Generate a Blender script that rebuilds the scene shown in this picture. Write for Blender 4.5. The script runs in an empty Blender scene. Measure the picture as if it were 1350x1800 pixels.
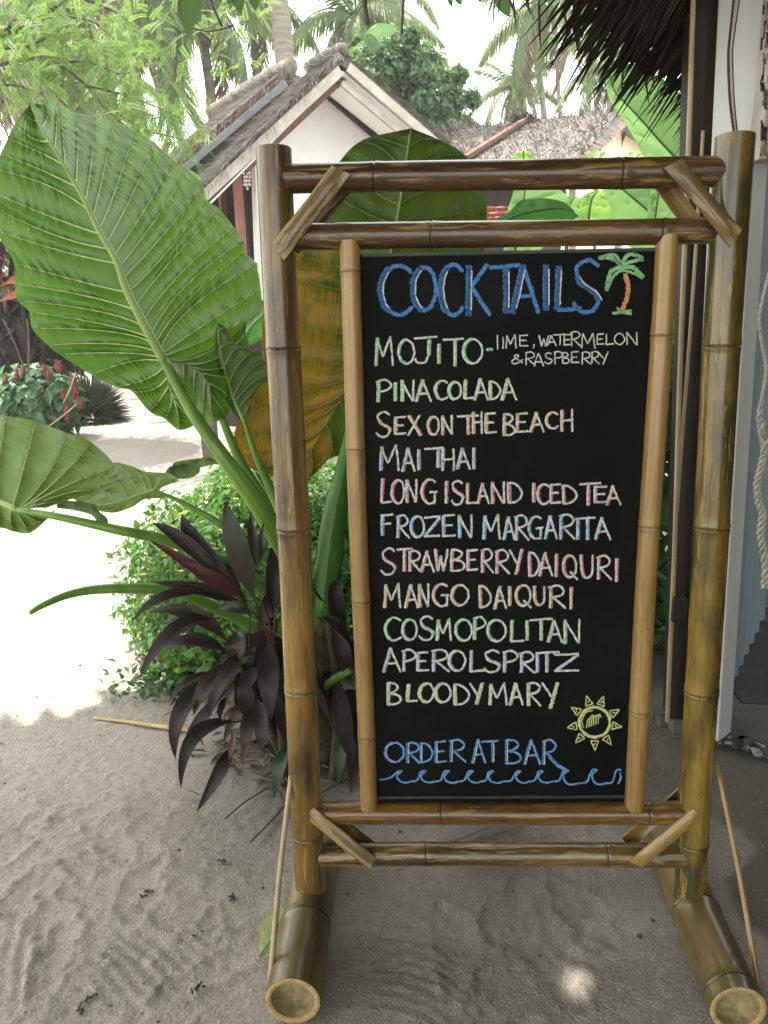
import bpy, math, random
import numpy as np
from mathutils import Vector, Matrix

SC = bpy.context.scene
# ------------------------------------------------------------------ camera
F = 1350.0; PITCH = math.radians(14.5); ROLL = math.radians(-1.32); CZ = 1.59
cam_d = bpy.data.cameras.new('camera'); cam = bpy.data.objects.new('camera', cam_d)
SC.collection.objects.link(cam); SC.camera = cam
cam_d.sensor_fit = 'VERTICAL'; cam_d.sensor_height = 36.0; cam_d.lens = F / 1800 * 36
cam_d.clip_start = 0.05; cam_d.clip_end = 500
cam.matrix_world = Matrix.Translation((0, 0, CZ)) @ Matrix.Rotation(math.pi / 2 - PITCH, 4, 'X') @ Matrix.Rotation(ROLL, 4, 'Z')
# ------------------------------------------------------------------ light
SUN = Vector((-0.33, -0.02, 0.94)).normalized()
sun_d = bpy.data.lights.new('sun', 'SUN'); sun = bpy.data.objects.new('sun', sun_d)
SC.collection.objects.link(sun); sun_d.energy = 2.0; sun_d.angle = math.radians(0.53); sun_d.color = (1, .95, .87)
sun.rotation_euler = SUN.to_track_quat('Z', 'Y').to_euler(); sun.location = (-5, 6, 15)
W = bpy.data.worlds.new('World'); SC.world = W; W.use_nodes = True
wn = W.node_tree; bg = wn.nodes['Background']
sky = wn.nodes.new('ShaderNodeTexSky'); sky.sky_type = 'NISHITA'; sky.sun_disc = False
sky.sun_elevation = math.asin(SUN.z); sky.sun_rotation = math.atan2(SUN.x, SUN.y)
sky.dust_density = 2.0; sky.air_density = 1.0; sky.ozone_density = 0.6
wmix = wn.nodes.new('ShaderNodeMixRGB'); wmix.inputs[0].default_value = .72; wmix.inputs[2].default_value = (5.4, 5.25, 4.6, 1)   # thin bright haze over the blue
wn.links.new(sky.outputs[0], wmix.inputs[1]); wn.links.new(wmix.outputs[0], bg.inputs[0]); bg.inputs[1].default_value = 0.15
vs = SC.view_settings; vs.view_transform = 'Standard'; vs.look = 'None'; vs.gamma = 1; vs.exposure = 2.42
vs.use_curve_mapping = False
SC.cycles.use_denoising = True
SC.cycles.max_bounces = 8; SC.cycles.diffuse_bounces = 5; SC.cycles.transmission_bounces = 4
SC.cycles.sample_clamp_indirect = 6.0; SC.cycles.caustics_reflective = False; SC.cycles.caustics_refractive = False

rng = np.random.RandomState(7); random.seed(7)
# ------------------------------------------------------------------ geometry of the view (only used to measure positions)
def ray(px, py):
    a, b = px - 675, py - 900
    c, s = math.cos(ROLL), math.sin(ROLL)
    X = (c * a + s * b) / F; u = -(-s * a + c * b) / F
    c, s = math.cos(PITCH), math.sin(PITCH)
    return np.array([X, c + s * u, -s + c * u])
C0 = np.array([0, 0, CZ])
def P(px, py, Y):
    r = ray(px, py); return C0 + r * Y / r[1]
def G(px, py, z=0.0):
    r = ray(px, py); return C0 + r * (z - CZ) / r[2]
def prj(p):
    q = np.array(p) - C0; c, s = math.cos(PITCH), math.sin(PITCH)
    d = q[1] * c - q[2] * s; u = q[1] * s + q[2] * c
    x = F * q[0] / d; y = -F * u / d; c, s = math.cos(ROLL), math.sin(ROLL)
    return 675 + c * x - s * y, 900 + s * x + c * y
def cdepth(p):
    q = np.array(p) - C0; return q[1] * math.cos(PITCH) - q[2] * math.sin(PITCH)
def pxr(p, w): return w / 2 / F * cdepth(p)
YA = math.radians(2.4); DE = math.radians(3.65)
SO = np.array([.277, 1.71, .06])
SX = np.array([math.cos(YA), -math.sin(YA), 0])
SU = np.array([math.sin(YA) * math.sin(DE), math.cos(YA) * math.sin(DE), math.cos(DE)])
SN = np.cross(SX, SU)
def S(px, py, off=0.0):
    r = ray(px, py); o = SO + SN * off
    return C0 + r * ((o - C0) @ SN) / (r @ SN)
A = lambda *v: np.array(v, float)
def nrm(v):
    v = np.array(v, float); return v / (np.linalg.norm(v) + 1e-12)

# ------------------------------------------------------------------ noise in numpy
def vnoise(x, y, seed=0):
    x = np.asarray(x, float); y = np.asarray(y, float)
    xi = np.floor(x).astype(np.int64); yi = np.floor(y).astype(np.int64)
    fx = x - xi; fy = y - yi; fx = fx * fx * (3 - 2 * fx); fy = fy * fy * (3 - 2 * fy)
    def h(a, b):
        n = (a * 374761393 + b * 668265263 + seed * 1442695041) & 0xffffffff
        n = ((n ^ (n >> 13)) * 1274126177) & 0xffffffff
        return ((n ^ (n >> 16)) & 0xffff) / 65535.0
    return (h(xi, yi) * (1 - fx) + h(xi + 1, yi) * fx) * (1 - fy) + (h(xi, yi + 1) * (1 - fx) + h(xi + 1, yi + 1) * fx) * fy
def fbm(x, y, seed=0, o=4):
    r = 0; a = .5
    for k in range(o):
        r = r + a * vnoise(x * 2 ** k, y * 2 ** k, seed + k); a *= .5
    return r

# ------------------------------------------------------------------ materials
def new_mat(name):
    m = bpy.data.materials.new(name); m.use_nodes = True
    nt = m.node_tree; nt.nodes.clear(); return m, nt
def N(nt, t, **kw):
    n = nt.nodes.new('ShaderNode' + t)
    for k, v in kw.items():
        if k.startswith('i_'):
            key = k[2:]; key = int(key) if key.isdigit() else key.replace('_', ' ')
            n.inputs[key].default_value = v
        else: setattr(n, k, v)
    return n
def L(nt, a, b): nt.links.new(a, b)
def col(c): return (c[0], c[1], c[2], 1)
def coords(nt, kind='Object', scale=(1, 1, 1), rnd=True):
    tc = N(nt, 'TexCoord'); mp = N(nt, 'Mapping'); mp.inputs['Scale'].default_value = scale
    L(nt, tc.outputs[kind], mp.inputs[0])
    if rnd:
        oi = N(nt, 'ObjectInfo'); vm = N(nt, 'VectorMath', operation='SCALE'); vm.inputs[0].default_value = (37, 19, 53)
        L(nt, oi.outputs['Random'], vm.inputs['Scale']); L(nt, vm.outputs[0], mp.inputs['Location'])
    return mp.outputs[0]
def noise(nt, vec, scale, detail=4, rough=.55, dist=0):
    n = N(nt, 'TexNoise'); n.inputs['Scale'].default_value = scale; n.inputs['Detail'].default_value = detail
    n.inputs['Roughness'].default_value = rough; n.inputs['Distortion'].default_value = dist
    L(nt, vec, n.inputs['Vector']); return n.outputs[0]
def ramp(nt, fac, stops):
    r = N(nt, 'ValToRGB'); e = r.color_ramp.elements
    while len(e) < len(stops): e.new(.5)
    for el, (p, c) in zip(e, stops):
        el.position = p; el.color = col(c) if hasattr(c, '__len__') else (c, c, c, 1)
    L(nt, fac, r.inputs[0]); return r.outputs[0]
def mix(nt, fac, a, b, mode='MIX'):
    m = N(nt, 'MixRGB', blend_type=mode)
    for i, v in ((0, fac), (1, a), (2, b)):
        if hasattr(v, 'is_linked'): L(nt, v, m.inputs[i])
        else: m.inputs[i].default_value = v if i == 0 else col(v)
    return m.outputs[0]
def math_(nt, op, a, b=None):
    m = N(nt, 'Math', operation=op)
    for i, v in ((0, a), (1, b)):
        if v is None: continue
        if hasattr(v, 'is_linked'): L(nt, v, m.inputs[i])
        else: m.inputs[i].default_value = v
    return m.outputs[0]
def bump(nt, h, strength=.3, dist=.01):
    b = N(nt, 'Bump'); b.inputs['Strength'].default_value = strength; b.inputs['Distance'].default_value = dist
    L(nt, h, b.inputs['Height']); return b.outputs[0]
def finish(nt, color, rough=.6, normal=None, spec=.5, coat=0, trans=0, tcol=None, metal=0, croug=.15):
    p = N(nt, 'BsdfPrincipled'); o = N(nt, 'OutputMaterial')
    for k, v in (('Base Color', color), ('Roughness', rough)):
        if hasattr(v, 'is_linked'): L(nt, v, p.inputs[k])
        else: p.inputs[k].default_value = col(v) if k == 'Base Color' else v
    p.inputs['Specular IOR Level'].default_value = spec; p.inputs['Coat Weight'].default_value = coat
    p.inputs['Coat Roughness'].default_value = croug; p.inputs['Metallic'].default_value = metal
    if normal is not None: L(nt, normal, p.inputs['Normal'])
    if trans:
        t = N(nt, 'BsdfTranslucent'); ms = N(nt, 'MixShader'); ms.inputs[0].default_value = trans
        tc = tcol if tcol is not None else color
        if hasattr(tc, 'is_linked'): L(nt, tc, t.inputs[0])
        else: t.inputs[0].default_value = col(tc)
        if normal is not None: L(nt, normal, t.inputs['Normal'])
        L(nt, p.outputs[0], ms.inputs[1]); L(nt, t.outputs[0], ms.inputs[2]); L(nt, ms.outputs[0], o.inputs[0])
    else: L(nt, p.outputs[0], o.inputs[0])

def mat_plain(name, c, c2=None, rough=.6, sc=8, bstr=.2, spec=.4, coat=0, stretch=(1, 1, 1), trans=0, bd=.004):
    m, nt = new_mat(name); v = coords(nt, 'Object', stretch)
    n = noise(nt, v, sc, 5, .6)
    c2 = c2 or tuple(x * .7 for x in c)
    cc = mix(nt, ramp(nt, n, [(.35, 0.), (.65, 1.)]), c, c2)
    finish(nt, cc, rough, bump(nt, n, bstr, bd), spec, coat, trans); return m

def mat_bamboo(name, base, dark, light, peel=.55, dk=.5, rough=.32, green=None):
    m, nt = new_mat(name)
    tc = coords(nt, 'UV', (1, 1, 1))
    long = N(nt, 'Mapping'); long.inputs['Scale'].default_value = (60, 5.0, 1); L(nt, tc, long.inputs[0])
    fine = N(nt, 'Mapping'); fine.inputs['Scale'].default_value = (260, 4, 1); L(nt, tc, fine.inputs[0])
    blot = N(nt, 'Mapping'); blot.inputs['Scale'].default_value = (9, 2.2, 1); L(nt, tc, blot.inputs[0])
    n1 = noise(nt, blot.outputs[0], 1.0, 5, .62, .6); n2 = noise(nt, fine.outputs[0], 1.0, 3, .6); n3 = noise(nt, long.outputs[0], 1.0, 6, .7, .4)
    sm = N(nt, 'Mapping'); sm.inputs['Scale'].default_value = (170, 7, 1); sm.inputs['Location'].default_value = (3, 7, 0); L(nt, tc, sm.inputs[0]); n4 = noise(nt, sm.outputs[0], 1.0, 4, .65, .3)
    spk = noise(nt, tc, 160, 2, .6)
    c = mix(nt, ramp(nt, n1, [(dk - .12, 0.), (dk + .12, 1.)]), base, dark)
    if green: c = mix(nt, ramp(nt, noise(nt, blot.outputs[0], 1.6, 3, .5, .3), [(.48, 0.), (.6, 1.)]), c, green)
    c = mix(nt, ramp(nt, n3, [(peel, 0.), (peel + .035, .85)]), c, light)
    c = mix(nt, math_(nt, 'MULTIPLY', ramp(nt, n4, [(.52, 0.), (.66, .8)]), ramp(nt, n1, [(.32, .25), (.6, 1.)])), c, tuple(x * .5 for x in dark))
    c = mix(nt, math_(nt, 'MULTIPLY', n2, .45), c, tuple(x * .45 for x in dark))
    c = mix(nt, ramp(nt, spk, [(.68, 0.), (.74, .8)]), c, tuple(x * .3 for x in dark))
    at = N(nt, 'Attribute'); at.attribute_name = 'node'
    c = mix(nt, math_(nt, 'MULTIPLY', at.outputs['Fac'], .8), c, tuple(x * .35 for x in dark))
    h = math_(nt, 'ADD', math_(nt, 'MULTIPLY', n2, .5), math_(nt, 'MULTIPLY', ramp(nt, n3, [(peel, 0.), (peel + .035, 1.)]), .5))
    r = ramp(nt, n3, [(.3, rough * .8), (.75, min(1, rough * 1.8))])
    finish(nt, c, r, bump(nt, h, .35, .0012), .5, .38, croug=.18); return m

def mat_leaf(name, a, b, trans=.3, rough=.4, tc=None, sc=6, vein=None, bstr=.4, kind='Object', edge=None, crease=False, stripe=False, spec=.45):
    m, nt = new_mat(name); v = coords(nt, kind)
    n = noise(nt, v, sc, 4, .6, .3)
    c = mix(nt, ramp(nt, n, [(.3, 0.), (.7, 1.)]), a, b)
    if edge:
        at = N(nt, 'Attribute'); at.attribute_name = 'age'
        n2 = noise(nt, v, sc * 1.3, 5, .65, .5)
        f = math_(nt, 'ADD', at.outputs['Fac'], math_(nt, 'MULTIPLY', math_(nt, 'SUBTRACT', n2, .5), 2.6))
        c = mix(nt, ramp(nt, f, [(.25, 0.), (.75, 1.)]), c, edge)
    fn = noise(nt, v, sc * 14, 3, .6); nrm_ = bump(nt, fn, bstr, .002)
    if crease:      # puckers that run off each side vein, in the leaf's own vein coordinates
        uv = N(nt, 'TexCoord'); sp = N(nt, 'SeparateXYZ'); L(nt, uv.outputs['UV'], sp.inputs[0])
        cx = N(nt, 'CombineXYZ'); L(nt, math_(nt, 'MULTIPLY', sp.outputs[0], 30), cx.inputs[0]); L(nt, math_(nt, 'MULTIPLY', sp.outputs[1], 1.1), cx.inputs[1])
        pn = noise(nt, cx.outputs[0], 1.0, 3, .6, .5); fr_ = math_(nt, 'FRACT', sp.outputs[1])
        mk1 = ramp(nt, fr_, [(0., .5), (.06, 1.), (.5, .1), (.85, .15), (1., .6)]); mk2 = ramp(nt, sp.outputs[0], [(.12, 0.), (.4, 1.)])
        hh = math_(nt, 'MULTIPLY', math_(nt, 'MULTIPLY', ramp(nt, pn, [(.35, 0.), (.6, 1.)]), mk1), mk2)
        b2_ = N(nt, 'Bump'); b2_.inputs['Strength'].default_value = .9; b2_.inputs['Distance'].default_value = .009; L(nt, hh, b2_.inputs['Height']); L(nt, nrm_, b2_.inputs['Normal']); nrm_ = b2_.outputs[0]
        cy = N(nt, 'CombineXYZ'); L(nt, math_(nt, 'MULTIPLY', sp.outputs[0], 5), cy.inputs[0]); L(nt, math_(nt, 'MULTIPLY', sp.outputs[1], .9), cy.inputs[1])
        c = mix(nt, ramp(nt, noise(nt, cy.outputs[0], 1.0, 3, .6), [(.35, .0), (.65, .45)]), c, tuple(x * .55 for x in a))  # blotches put translucency and relief shading into the leaf colour
    if stripe:
        uv = N(nt, 'TexCoord'); mp = N(nt, 'Mapping'); mp.inputs['Scale'].default_value = ((7, 1.2, 1) if stripe is True else stripe); L(nt, uv.outputs['UV'], mp.inputs[0]); sn = noise(nt, mp.outputs[0], 1.0, 4, .7)
        b2_ = N(nt, 'Bump'); b2_.inputs['Strength'].default_value = .6; b2_.inputs['Distance'].default_value = .003; L(nt, sn, b2_.inputs['Height']); L(nt, nrm_, b2_.inputs['Normal']); nrm_ = b2_.outputs[0]
        c = mix(nt, ramp(nt, sn, [(.4, 0.), (.7, .6)]), c, tuple(min(1, x * 1.5) for x in b))
    finish(nt, c, rough, nrm_, spec, 0, trans, tc if tc else mix(nt, .5, c, tuple(min(1, x * 1.9) for x in b))); return m

M = {}
M['bam_post'] = mat_bamboo('bamboo_olive', (.31, .185, .038), (.070, .038, .011), (.46, .31, .085), .58, .50, .24)
M['bam_post_r'] = mat_bamboo('bamboo_green', (.33, .215, .036), (.065, .045, .012), (.47, .32, .07), .58, .5, .20, green=(.060, .062, .022))
M['bam_rail'] = mat_bamboo('bamboo_brown', (.155, .078, .026), (.060, .030, .012), (.38, .245, .075), .545, .46, .25)
M['bam_rail_low'] = mat_bamboo('bamboo_rust', (.22, .112, .026), (.10, .048, .014), (.43, .275, .075), .55, .5, .24)
M['bam_rail_4'] = mat_bamboo('bamboo_amber', (.19, .115, .034), (.075, .040, .014), (.42, .30, .12), .53, .5, .24)
M['bam_tan'] = mat_bamboo('bamboo_tan', (.41, .25, .078), (.29, .165, .048), (.50, .34, .13), .62, .55, .33)
M['bam_strip'] = mat_bamboo('bamboo_split', (.20, .125, .045), (.12, .070, .026), (.48, .36, .16), .485, .5, .4)
M['bam_foot'] = mat_bamboo('bamboo_foot', (.25, .165, .048), (.085, .060, .020), (.36, .25, .09), .66, .5, .30, green=(.13, .11, .035))
M['bam_cut'] = mat_plain('bamboo_cut_face', (.50, .36, .17), (.36, .24, .10), .7, 60, .3)
M['bam_in'] = mat_plain('bamboo_inner', (.42, .33, .17), (.22, .17, .08), .85, 40, .4)
M['cane'] = mat_plain('pale_cane', (.46, .37, .23), (.33, .25, .14), .5, 30, .2, stretch=(1, 1, .1))

# chalkboard
m, nt = new_mat('chalkboard_black'); v = coords(nt, 'Object', (1, 1, 1), False)
n = noise(nt, v, 3.5, 5, .6, .5); n2 = noise(nt, v, 60, 3, .6)
c = mix(nt, ramp(nt, n, [(.45, 0.), (.72, 1.)]), (.0030, .0034, .0031), (.0085, .009, .0085))
finish(nt, c, .62, bump(nt, n2, .1, .0006), .10); M['board'] = m
def mat_chalk(name, c):
    m, nt = new_mat(name); v = coords(nt, 'Object', (1, 1, 1), False)
    n = noise(nt, v, 520, 3, .7); n2 = noise(nt, v, 90, 3, .6)
    f = math_(nt, 'ADD', math_(nt, 'MULTIPLY', n, .75), math_(nt, 'MULTIPLY', n2, .3))
    cc = mix(nt, ramp(nt, f, [(.41, .0), (.53, 1.)]), tuple(x * .13 + .008 for x in c), c)
    finish(nt, cc, .95, None, .1); return m
CH = {'white': (.66, .68, .66), 'blue': (.085, .235, .53), 'green': (.27, .56, .27), 'yellow': (.62, .66, .27), 'orange': (.66, .32, .14),
      'lilac': (.36, .32, .55), 'pink': (.62, .17, .29), 'sky': (.16, .36, .68), 'lime': (.50, .66, .33)}
for k, c in CH.items(): M['ch_' + k] = mat_chalk('chalk_' + k, c)

M['leaf_big'] = mat_leaf('giant_taro_underside', (.046, .122, .014), (.098, .215, .028), .20, .42, (.20, .44, .02), 3.6, crease=True, spec=.30)
M['leaf_back'] = mat_leaf('giant_taro_back_leaf', (.085, .14, .045), (.17, .24, .095), .28, .45, (.2, .34, .08), 6, crease=True)
M['leaf_mid'] = mat_leaf('lower_taro_leaf', (.085, .155, .030), (.19, .28, .075), .28, .45, (.24, .40, .05), 5, crease=True, spec=.3)
M['leaf_old'] = mat_leaf('yellowing_taro_leaf', (.020, .065, .010), (.055, .105, .014), .18, .45, (.12, .16, .01), 5.0, edge=(.42, .195, .010), crease=True, spec=.3)
M['leaf_pale'] = mat_leaf('pale_taro_leaf', (.13, .21, .05), (.23, .31, .09), .35, .42, (.3, .45, .1), 4, edge=(.45, .42, .05))
M['vein'] = mat_plain('leaf_vein', (.40, .52, .22), (.33, .45, .17), .5, 20, .1)
M['vein_dark'] = mat_plain('old_leaf_vein', (.12, .19, .05), (.17, .22, .07), .5, 20, .1)
M['midrib'] = mat_plain('midrib_pale', (.30, .42, .12), (.24, .35, .09), .4, 8, .1)
M['petiole'] = mat_plain('petiole_green', (.15, .29, .035), (.09, .20, .022), .36, 6, .15, stretch=(3, 3, .5), spec=.5)
M['petiole_b'] = mat_plain('petiole_bright', (.075, .20, .022), (.05, .14, .018), .4, 6, .15, stretch=(3, 3, .5))
M['trunk'] = mat_plain('taro_trunk', (.10, .075, .04), (.045, .03, .018), .8, 25, .8, bd=.02)
M['ti_dark'] = mat_leaf('cordyline_dark', (.011, .0085, .008), (.026, .019, .0175), .06, .4, (.04, .012, .012), 10, bstr=.3, stripe=True, spec=.28)
M['ti_red'] = mat_leaf('cordyline_red', (.095, .022, .026), (.06, .016, .018), .2, .42, (.2, .03, .03), 12, bstr=.3, stripe=True)
M['ti_mid'] = mat_leaf('cordyline_brown', (.03, .02, .016), (.020, .026, .015), .15, .42, (.07, .05, .02), 12)
M['ti_shade'] = mat_plain('cordyline_shade_tone', (.026, .017, .014), (.014, .010, .008), .9, 6, .2, .1)  # leaf colour darkened to stand in for shade on the sunlit clump
M['ti_green'] = mat_leaf('cordyline_green', (.012, .035, .015), (.02, .05, .02), .15, .42, None, 12)
M['ti_dry'] = mat_leaf('cordyline_dry', (.16, .085, .045), (.09, .05, .028), .1, .7, None, 20)
M['ti_stem'] = mat_plain('cordyline_stem', (.10, .018, .025), (.05, .015, .018), .5, 20)
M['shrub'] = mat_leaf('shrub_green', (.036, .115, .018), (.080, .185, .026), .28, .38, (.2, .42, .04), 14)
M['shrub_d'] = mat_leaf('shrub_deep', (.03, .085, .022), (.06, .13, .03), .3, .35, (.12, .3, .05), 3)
M['yellow'] = mat_plain('yellow_petal', (.75, .55, .03), (.6, .4, .02), .6, 30, .1)
M['red_fl'] = mat_plain('red_flower', (.21, .045, .04), (.12, .03, .03), .6, 30, .3)
M['banana'] = mat_leaf('banana_leaf', (.13, .25, .085), (.18, .32, .12), .42, .35, (.27, .48, .16), 2, stripe=(.7, 5, 1))
M['banana_d'] = mat_leaf('banana_leaf_dark', (.035, .10, .03), (.06, .15, .04), .25, .35, (.1, .3, .05), 2)
M['banana_l'] = mat_leaf('banana_leaf_light', (.17, .32, .08), (.22, .39, .11), .45, .4, (.36, .60, .13), 2, stripe=(.7, 5, 1))
M['banana_rib'] = mat_plain('banana_rib', (.07, .17, .035), (.05, .12, .03), .5, 10)
M['palm_leaf'] = mat_leaf('palm_frond', (.10, .15, .06), (.17, .22, .09), .35, .4, (.28, .38, .12), 1)
M['palm_dead'] = mat_leaf('palm_frond_dead', (.22, .16, .09), (.14, .10, .06), .2, .7, None, 1)
M['palm_trunk'] = mat_plain('palm_trunk', (.27, .24, .20), (.15, .13, .11), .85, 3, .8, stretch=(1, 1, 6), bd=.03)
M['tree_leaf'] = mat_leaf('tree_foliage', (.045, .095, .035), (.09, .16, .055), .3, .4, (.2, .36, .1), 1)
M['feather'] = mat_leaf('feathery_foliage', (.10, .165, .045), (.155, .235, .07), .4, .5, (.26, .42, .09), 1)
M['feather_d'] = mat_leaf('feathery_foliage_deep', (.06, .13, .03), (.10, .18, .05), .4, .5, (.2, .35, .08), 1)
M['bark'] = mat_plain('bark', (.13, .11, .08), (.07, .06, .045), .9, 12, .8, bd=.02)
M['over_leaf'] = mat_leaf('overhead_leaf', (.025, .06, .02), (.045, .09, .025), .25, .4, (.12, .28, .04), 3)
M['thatch'] = mat_plain('weathered_thatch', (.27, .25, .225), (.12, .11, .10), .9, 9, .6, stretch=(1, 1, 1), trans=.0, bd=.02)
M['thatch_l'] = mat_plain('pale_thatch', (.52, .47, .40), (.34, .29, .23), .9, 9, .6, bd=.02)
M['thatch_b'] = mat_plain('brown_thatch', (.21, .185, .16), (.10, .088, .076), .9, 9, .6, bd=.02)
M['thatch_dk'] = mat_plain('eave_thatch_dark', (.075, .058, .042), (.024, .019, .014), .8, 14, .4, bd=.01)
M['plaster'] = mat_plain('white_plaster', (.85, .87, .87), (.80, .81, .81), .9, 2, .1)
M['cream'] = mat_plain('cream_plaster', (.72, .64, .50), (.68, .60, .46), .9, 2, .1)
M['fascia'] = mat_plain('grey_fascia', (.52, .49, .45), (.38, .35, .31), .8, 5, .2, stretch=(1, 1, 1))
M['fascia_blue'] = mat_plain('slate_fascia', (.13, .135, .145), (.10, .105, .115), .7, 5, .2)
M['timber_red'] = mat_plain('reddish_timber', (.17, .075, .055), (.10, .045, .035), .7, 8, .3, stretch=(6, 6, .6))
M['timber_pink'] = mat_plain('faded_pink_timber', (.36, .17, .14), (.28, .13, .11), .7, 8, .3)
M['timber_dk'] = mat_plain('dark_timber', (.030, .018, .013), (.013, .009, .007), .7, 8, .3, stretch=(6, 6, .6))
M['post_dk'] = mat_plain('blackened_post', (.035, .026, .020), (.012, .010, .009), .5, 8, .5, stretch=(8, 8, .6))
M['white_paint'] = mat_plain('white_painted_wood', (.60, .61, .60), (.54, .55, .55), .45, 4, .12, stretch=(3, 3, .4))
M['blue_board'] = mat_plain('blue_grey_board', (.14, .17, .185), (.11, .135, .15), .6, 6, .2, stretch=(4, 4, .4))
M['concrete'] = mat_plain('old_concrete', (.125, .12, .105), (.065, .065, .057), .9, 5, .6, bd=.01)
M['concrete_l'] = mat_plain('chipped_concrete', (.42, .40, .36), (.25, .24, .21), .9, 18, .8, bd=.01)
M['dark_floor'] = mat_plain('dark_floor', (.05, .05, .05), (.03, .03, .03), .6, 6, .3)
M['shell'] = mat_plain('shell_white', (.75, .70, .64), (.6, .55, .5), .5, 30, .1)
M['stone'] = mat_plain('pebble', (.36, .32, .27), (.15, .13, .11), .9, 60, .5)
M['debris'] = mat_plain('dry_debris', (.08, .06, .045), (.04, .03, .02), .9, 60, .3)
M['twig'] = mat_plain('dry_stalk', (.50, .40, .18), (.38, .28, .12), .7, 20, .2)
M['fallen'] = mat_leaf('fallen_leaf', (.30, .38, .14), (.38, .42, .18), .2, .5, None, 12)
M['wire'] = mat_plain('grey_root', (.20, .18, .13), (.13, .12, .09), .8, 20)
M['amber'] = mat_plain('copper_weave', (.33, .09, .035), (.16, .045, .02), .6, 25, .4)
m, nt = new_mat('speckled_rope'); v = coords(nt, 'UV', (1, 1, 1), False)
ck = N(nt, 'TexVoronoi'); ck.inputs['Scale'].default_value = 130; L(nt, v, ck.inputs[0])
finish(nt, mix(nt, ramp(nt, ck.outputs[0], [(.18, 1.), (.26, 0.)]), (.50, .48, .43), (.03, .03, .03)), .9, bump(nt, ck.outputs[0], .6, .002), .2); M['rope'] = m
# sand
m, nt = new_mat('coral_sand'); v = coords(nt, 'Object', (1, 1, 1), False)
n1 = noise(nt, v, 2.2, 5, .6, .3); n2 = noise(nt, v, 30, 5, .7); n3 = noise(nt, v, 210, 3, .75); n4 = noise(nt, v, 90, 3, .7)
c = mix(nt, ramp(nt, n1, [(.3, 0.), (.7, 1.)]), (.465, .415, .36), (.375, .34, .295))
c = mix(nt, ramp(nt, n2, [(.35, .45), (.6, 0.)]), c, (.25, .215, .175))
c = mix(nt, ramp(nt, n3, [(.54, 0.), (.64, .85)]), c, (.66, .61, .53))
c = mix(nt, ramp(nt, n3, [(.30, .85), (.42, 0.)]), c, (.13, .11, .09))
c = mix(nt, ramp(nt, n4, [(.66, 0.), (.72, .6)]), c, (.16, .13, .10))
at = N(nt, 'Attribute'); at.attribute_name = 'shade_concrete'
c = mix(nt, math_(nt, 'MULTIPLY', at.outputs['Fac'], .92), c, (.105, .098, .082))  # mixes the painted shade and the concrete tone into the sand colour
h = math_(nt, 'ADD', math_(nt, 'MULTIPLY', n3, .5), math_(nt, 'ADD', math_(nt, 'MULTIPLY', n4, .6), n2))
finish(nt, c, .95, bump(nt, h, 1.0, .010), .15); M['sand'] = m

# ------------------------------------------------------------------ object helpers
def world_of(o):
    v = np.zeros(3)
    while o is not None:
        v += np.array(o.location); o = o.parent
    return v
def mk(name, V, Fc, mat, parent=None, smooth=True, uv=None, attr=None, origin=None, label=None):
    V = np.asarray(V, float).reshape(-1, 3)
    w = world_of(parent) if parent is not None else (np.zeros(3) if origin is None else np.array(origin, float))
    me = bpy.data.meshes.new(name)
    me.from_pydata((V - w).tolist(), [], [tuple(int(i) for i in f) for f in Fc])
    if smooth: me.polygons.foreach_set('use_smooth', [True] * len(me.polygons))
    if uv is not None:
        li = np.zeros(len(me.loops), int); me.loops.foreach_get('vertex_index', li)
        l = me.uv_layers.new(name='UVMap'); l.data.foreach_set('uv', np.asarray(uv, float)[li].ravel())
    if attr:
        for k, a in attr.items():
            at = me.attributes.new(k, 'FLOAT', 'POINT'); at.data.foreach_set('value', np.asarray(a, float).ravel())
    me.materials.append(mat); me.update()
    o = bpy.data.objects.new(name, me); SC.collection.objects.link(o)
    if parent is not None: o.parent = parent
    elif origin is not None: o.location = origin
    if label: o['label'] = label
    return o
def thing(name, label, cat, loc=(0, 0, 0), group=None):
    o = bpy.data.objects.new(name, None); SC.collection.objects.link(o); o.location = [float(x) for x in loc]
    o.empty_display_size = .1; o['label'] = label; o['category'] = cat
    if group: o['group'] = group
    return o
def tag(o, label, cat, group=None):
    o['label'] = label; o['category'] = cat
    if group: o['group'] = group
    return o
def kind(o, k): o['kind'] = k; return o

class MB:
    def __init__(s): s.V = []; s.F = []; s.U = []; s.n = 0; s.at = []
    def add(s, V, Fc, U=None, at=None):
        V = np.asarray(V, float).reshape(-1, 3); s.V.append(V); s.F += [tuple(i + s.n for i in f) for f in Fc]
        s.U.append(np.zeros((len(V), 2)) if U is None else np.asarray(U, float)); s.at.append(np.zeros(len(V)) if at is None else np.asarray(at, float)); s.n += len(V)
    def build(s, name, mat, parent=None, smooth=True, attr=None, **kw):
        return mk(name, np.concatenate(s.V), s.F, mat, parent, smooth, np.concatenate(s.U), {attr: np.concatenate(s.at)} if attr else None, **kw)

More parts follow.
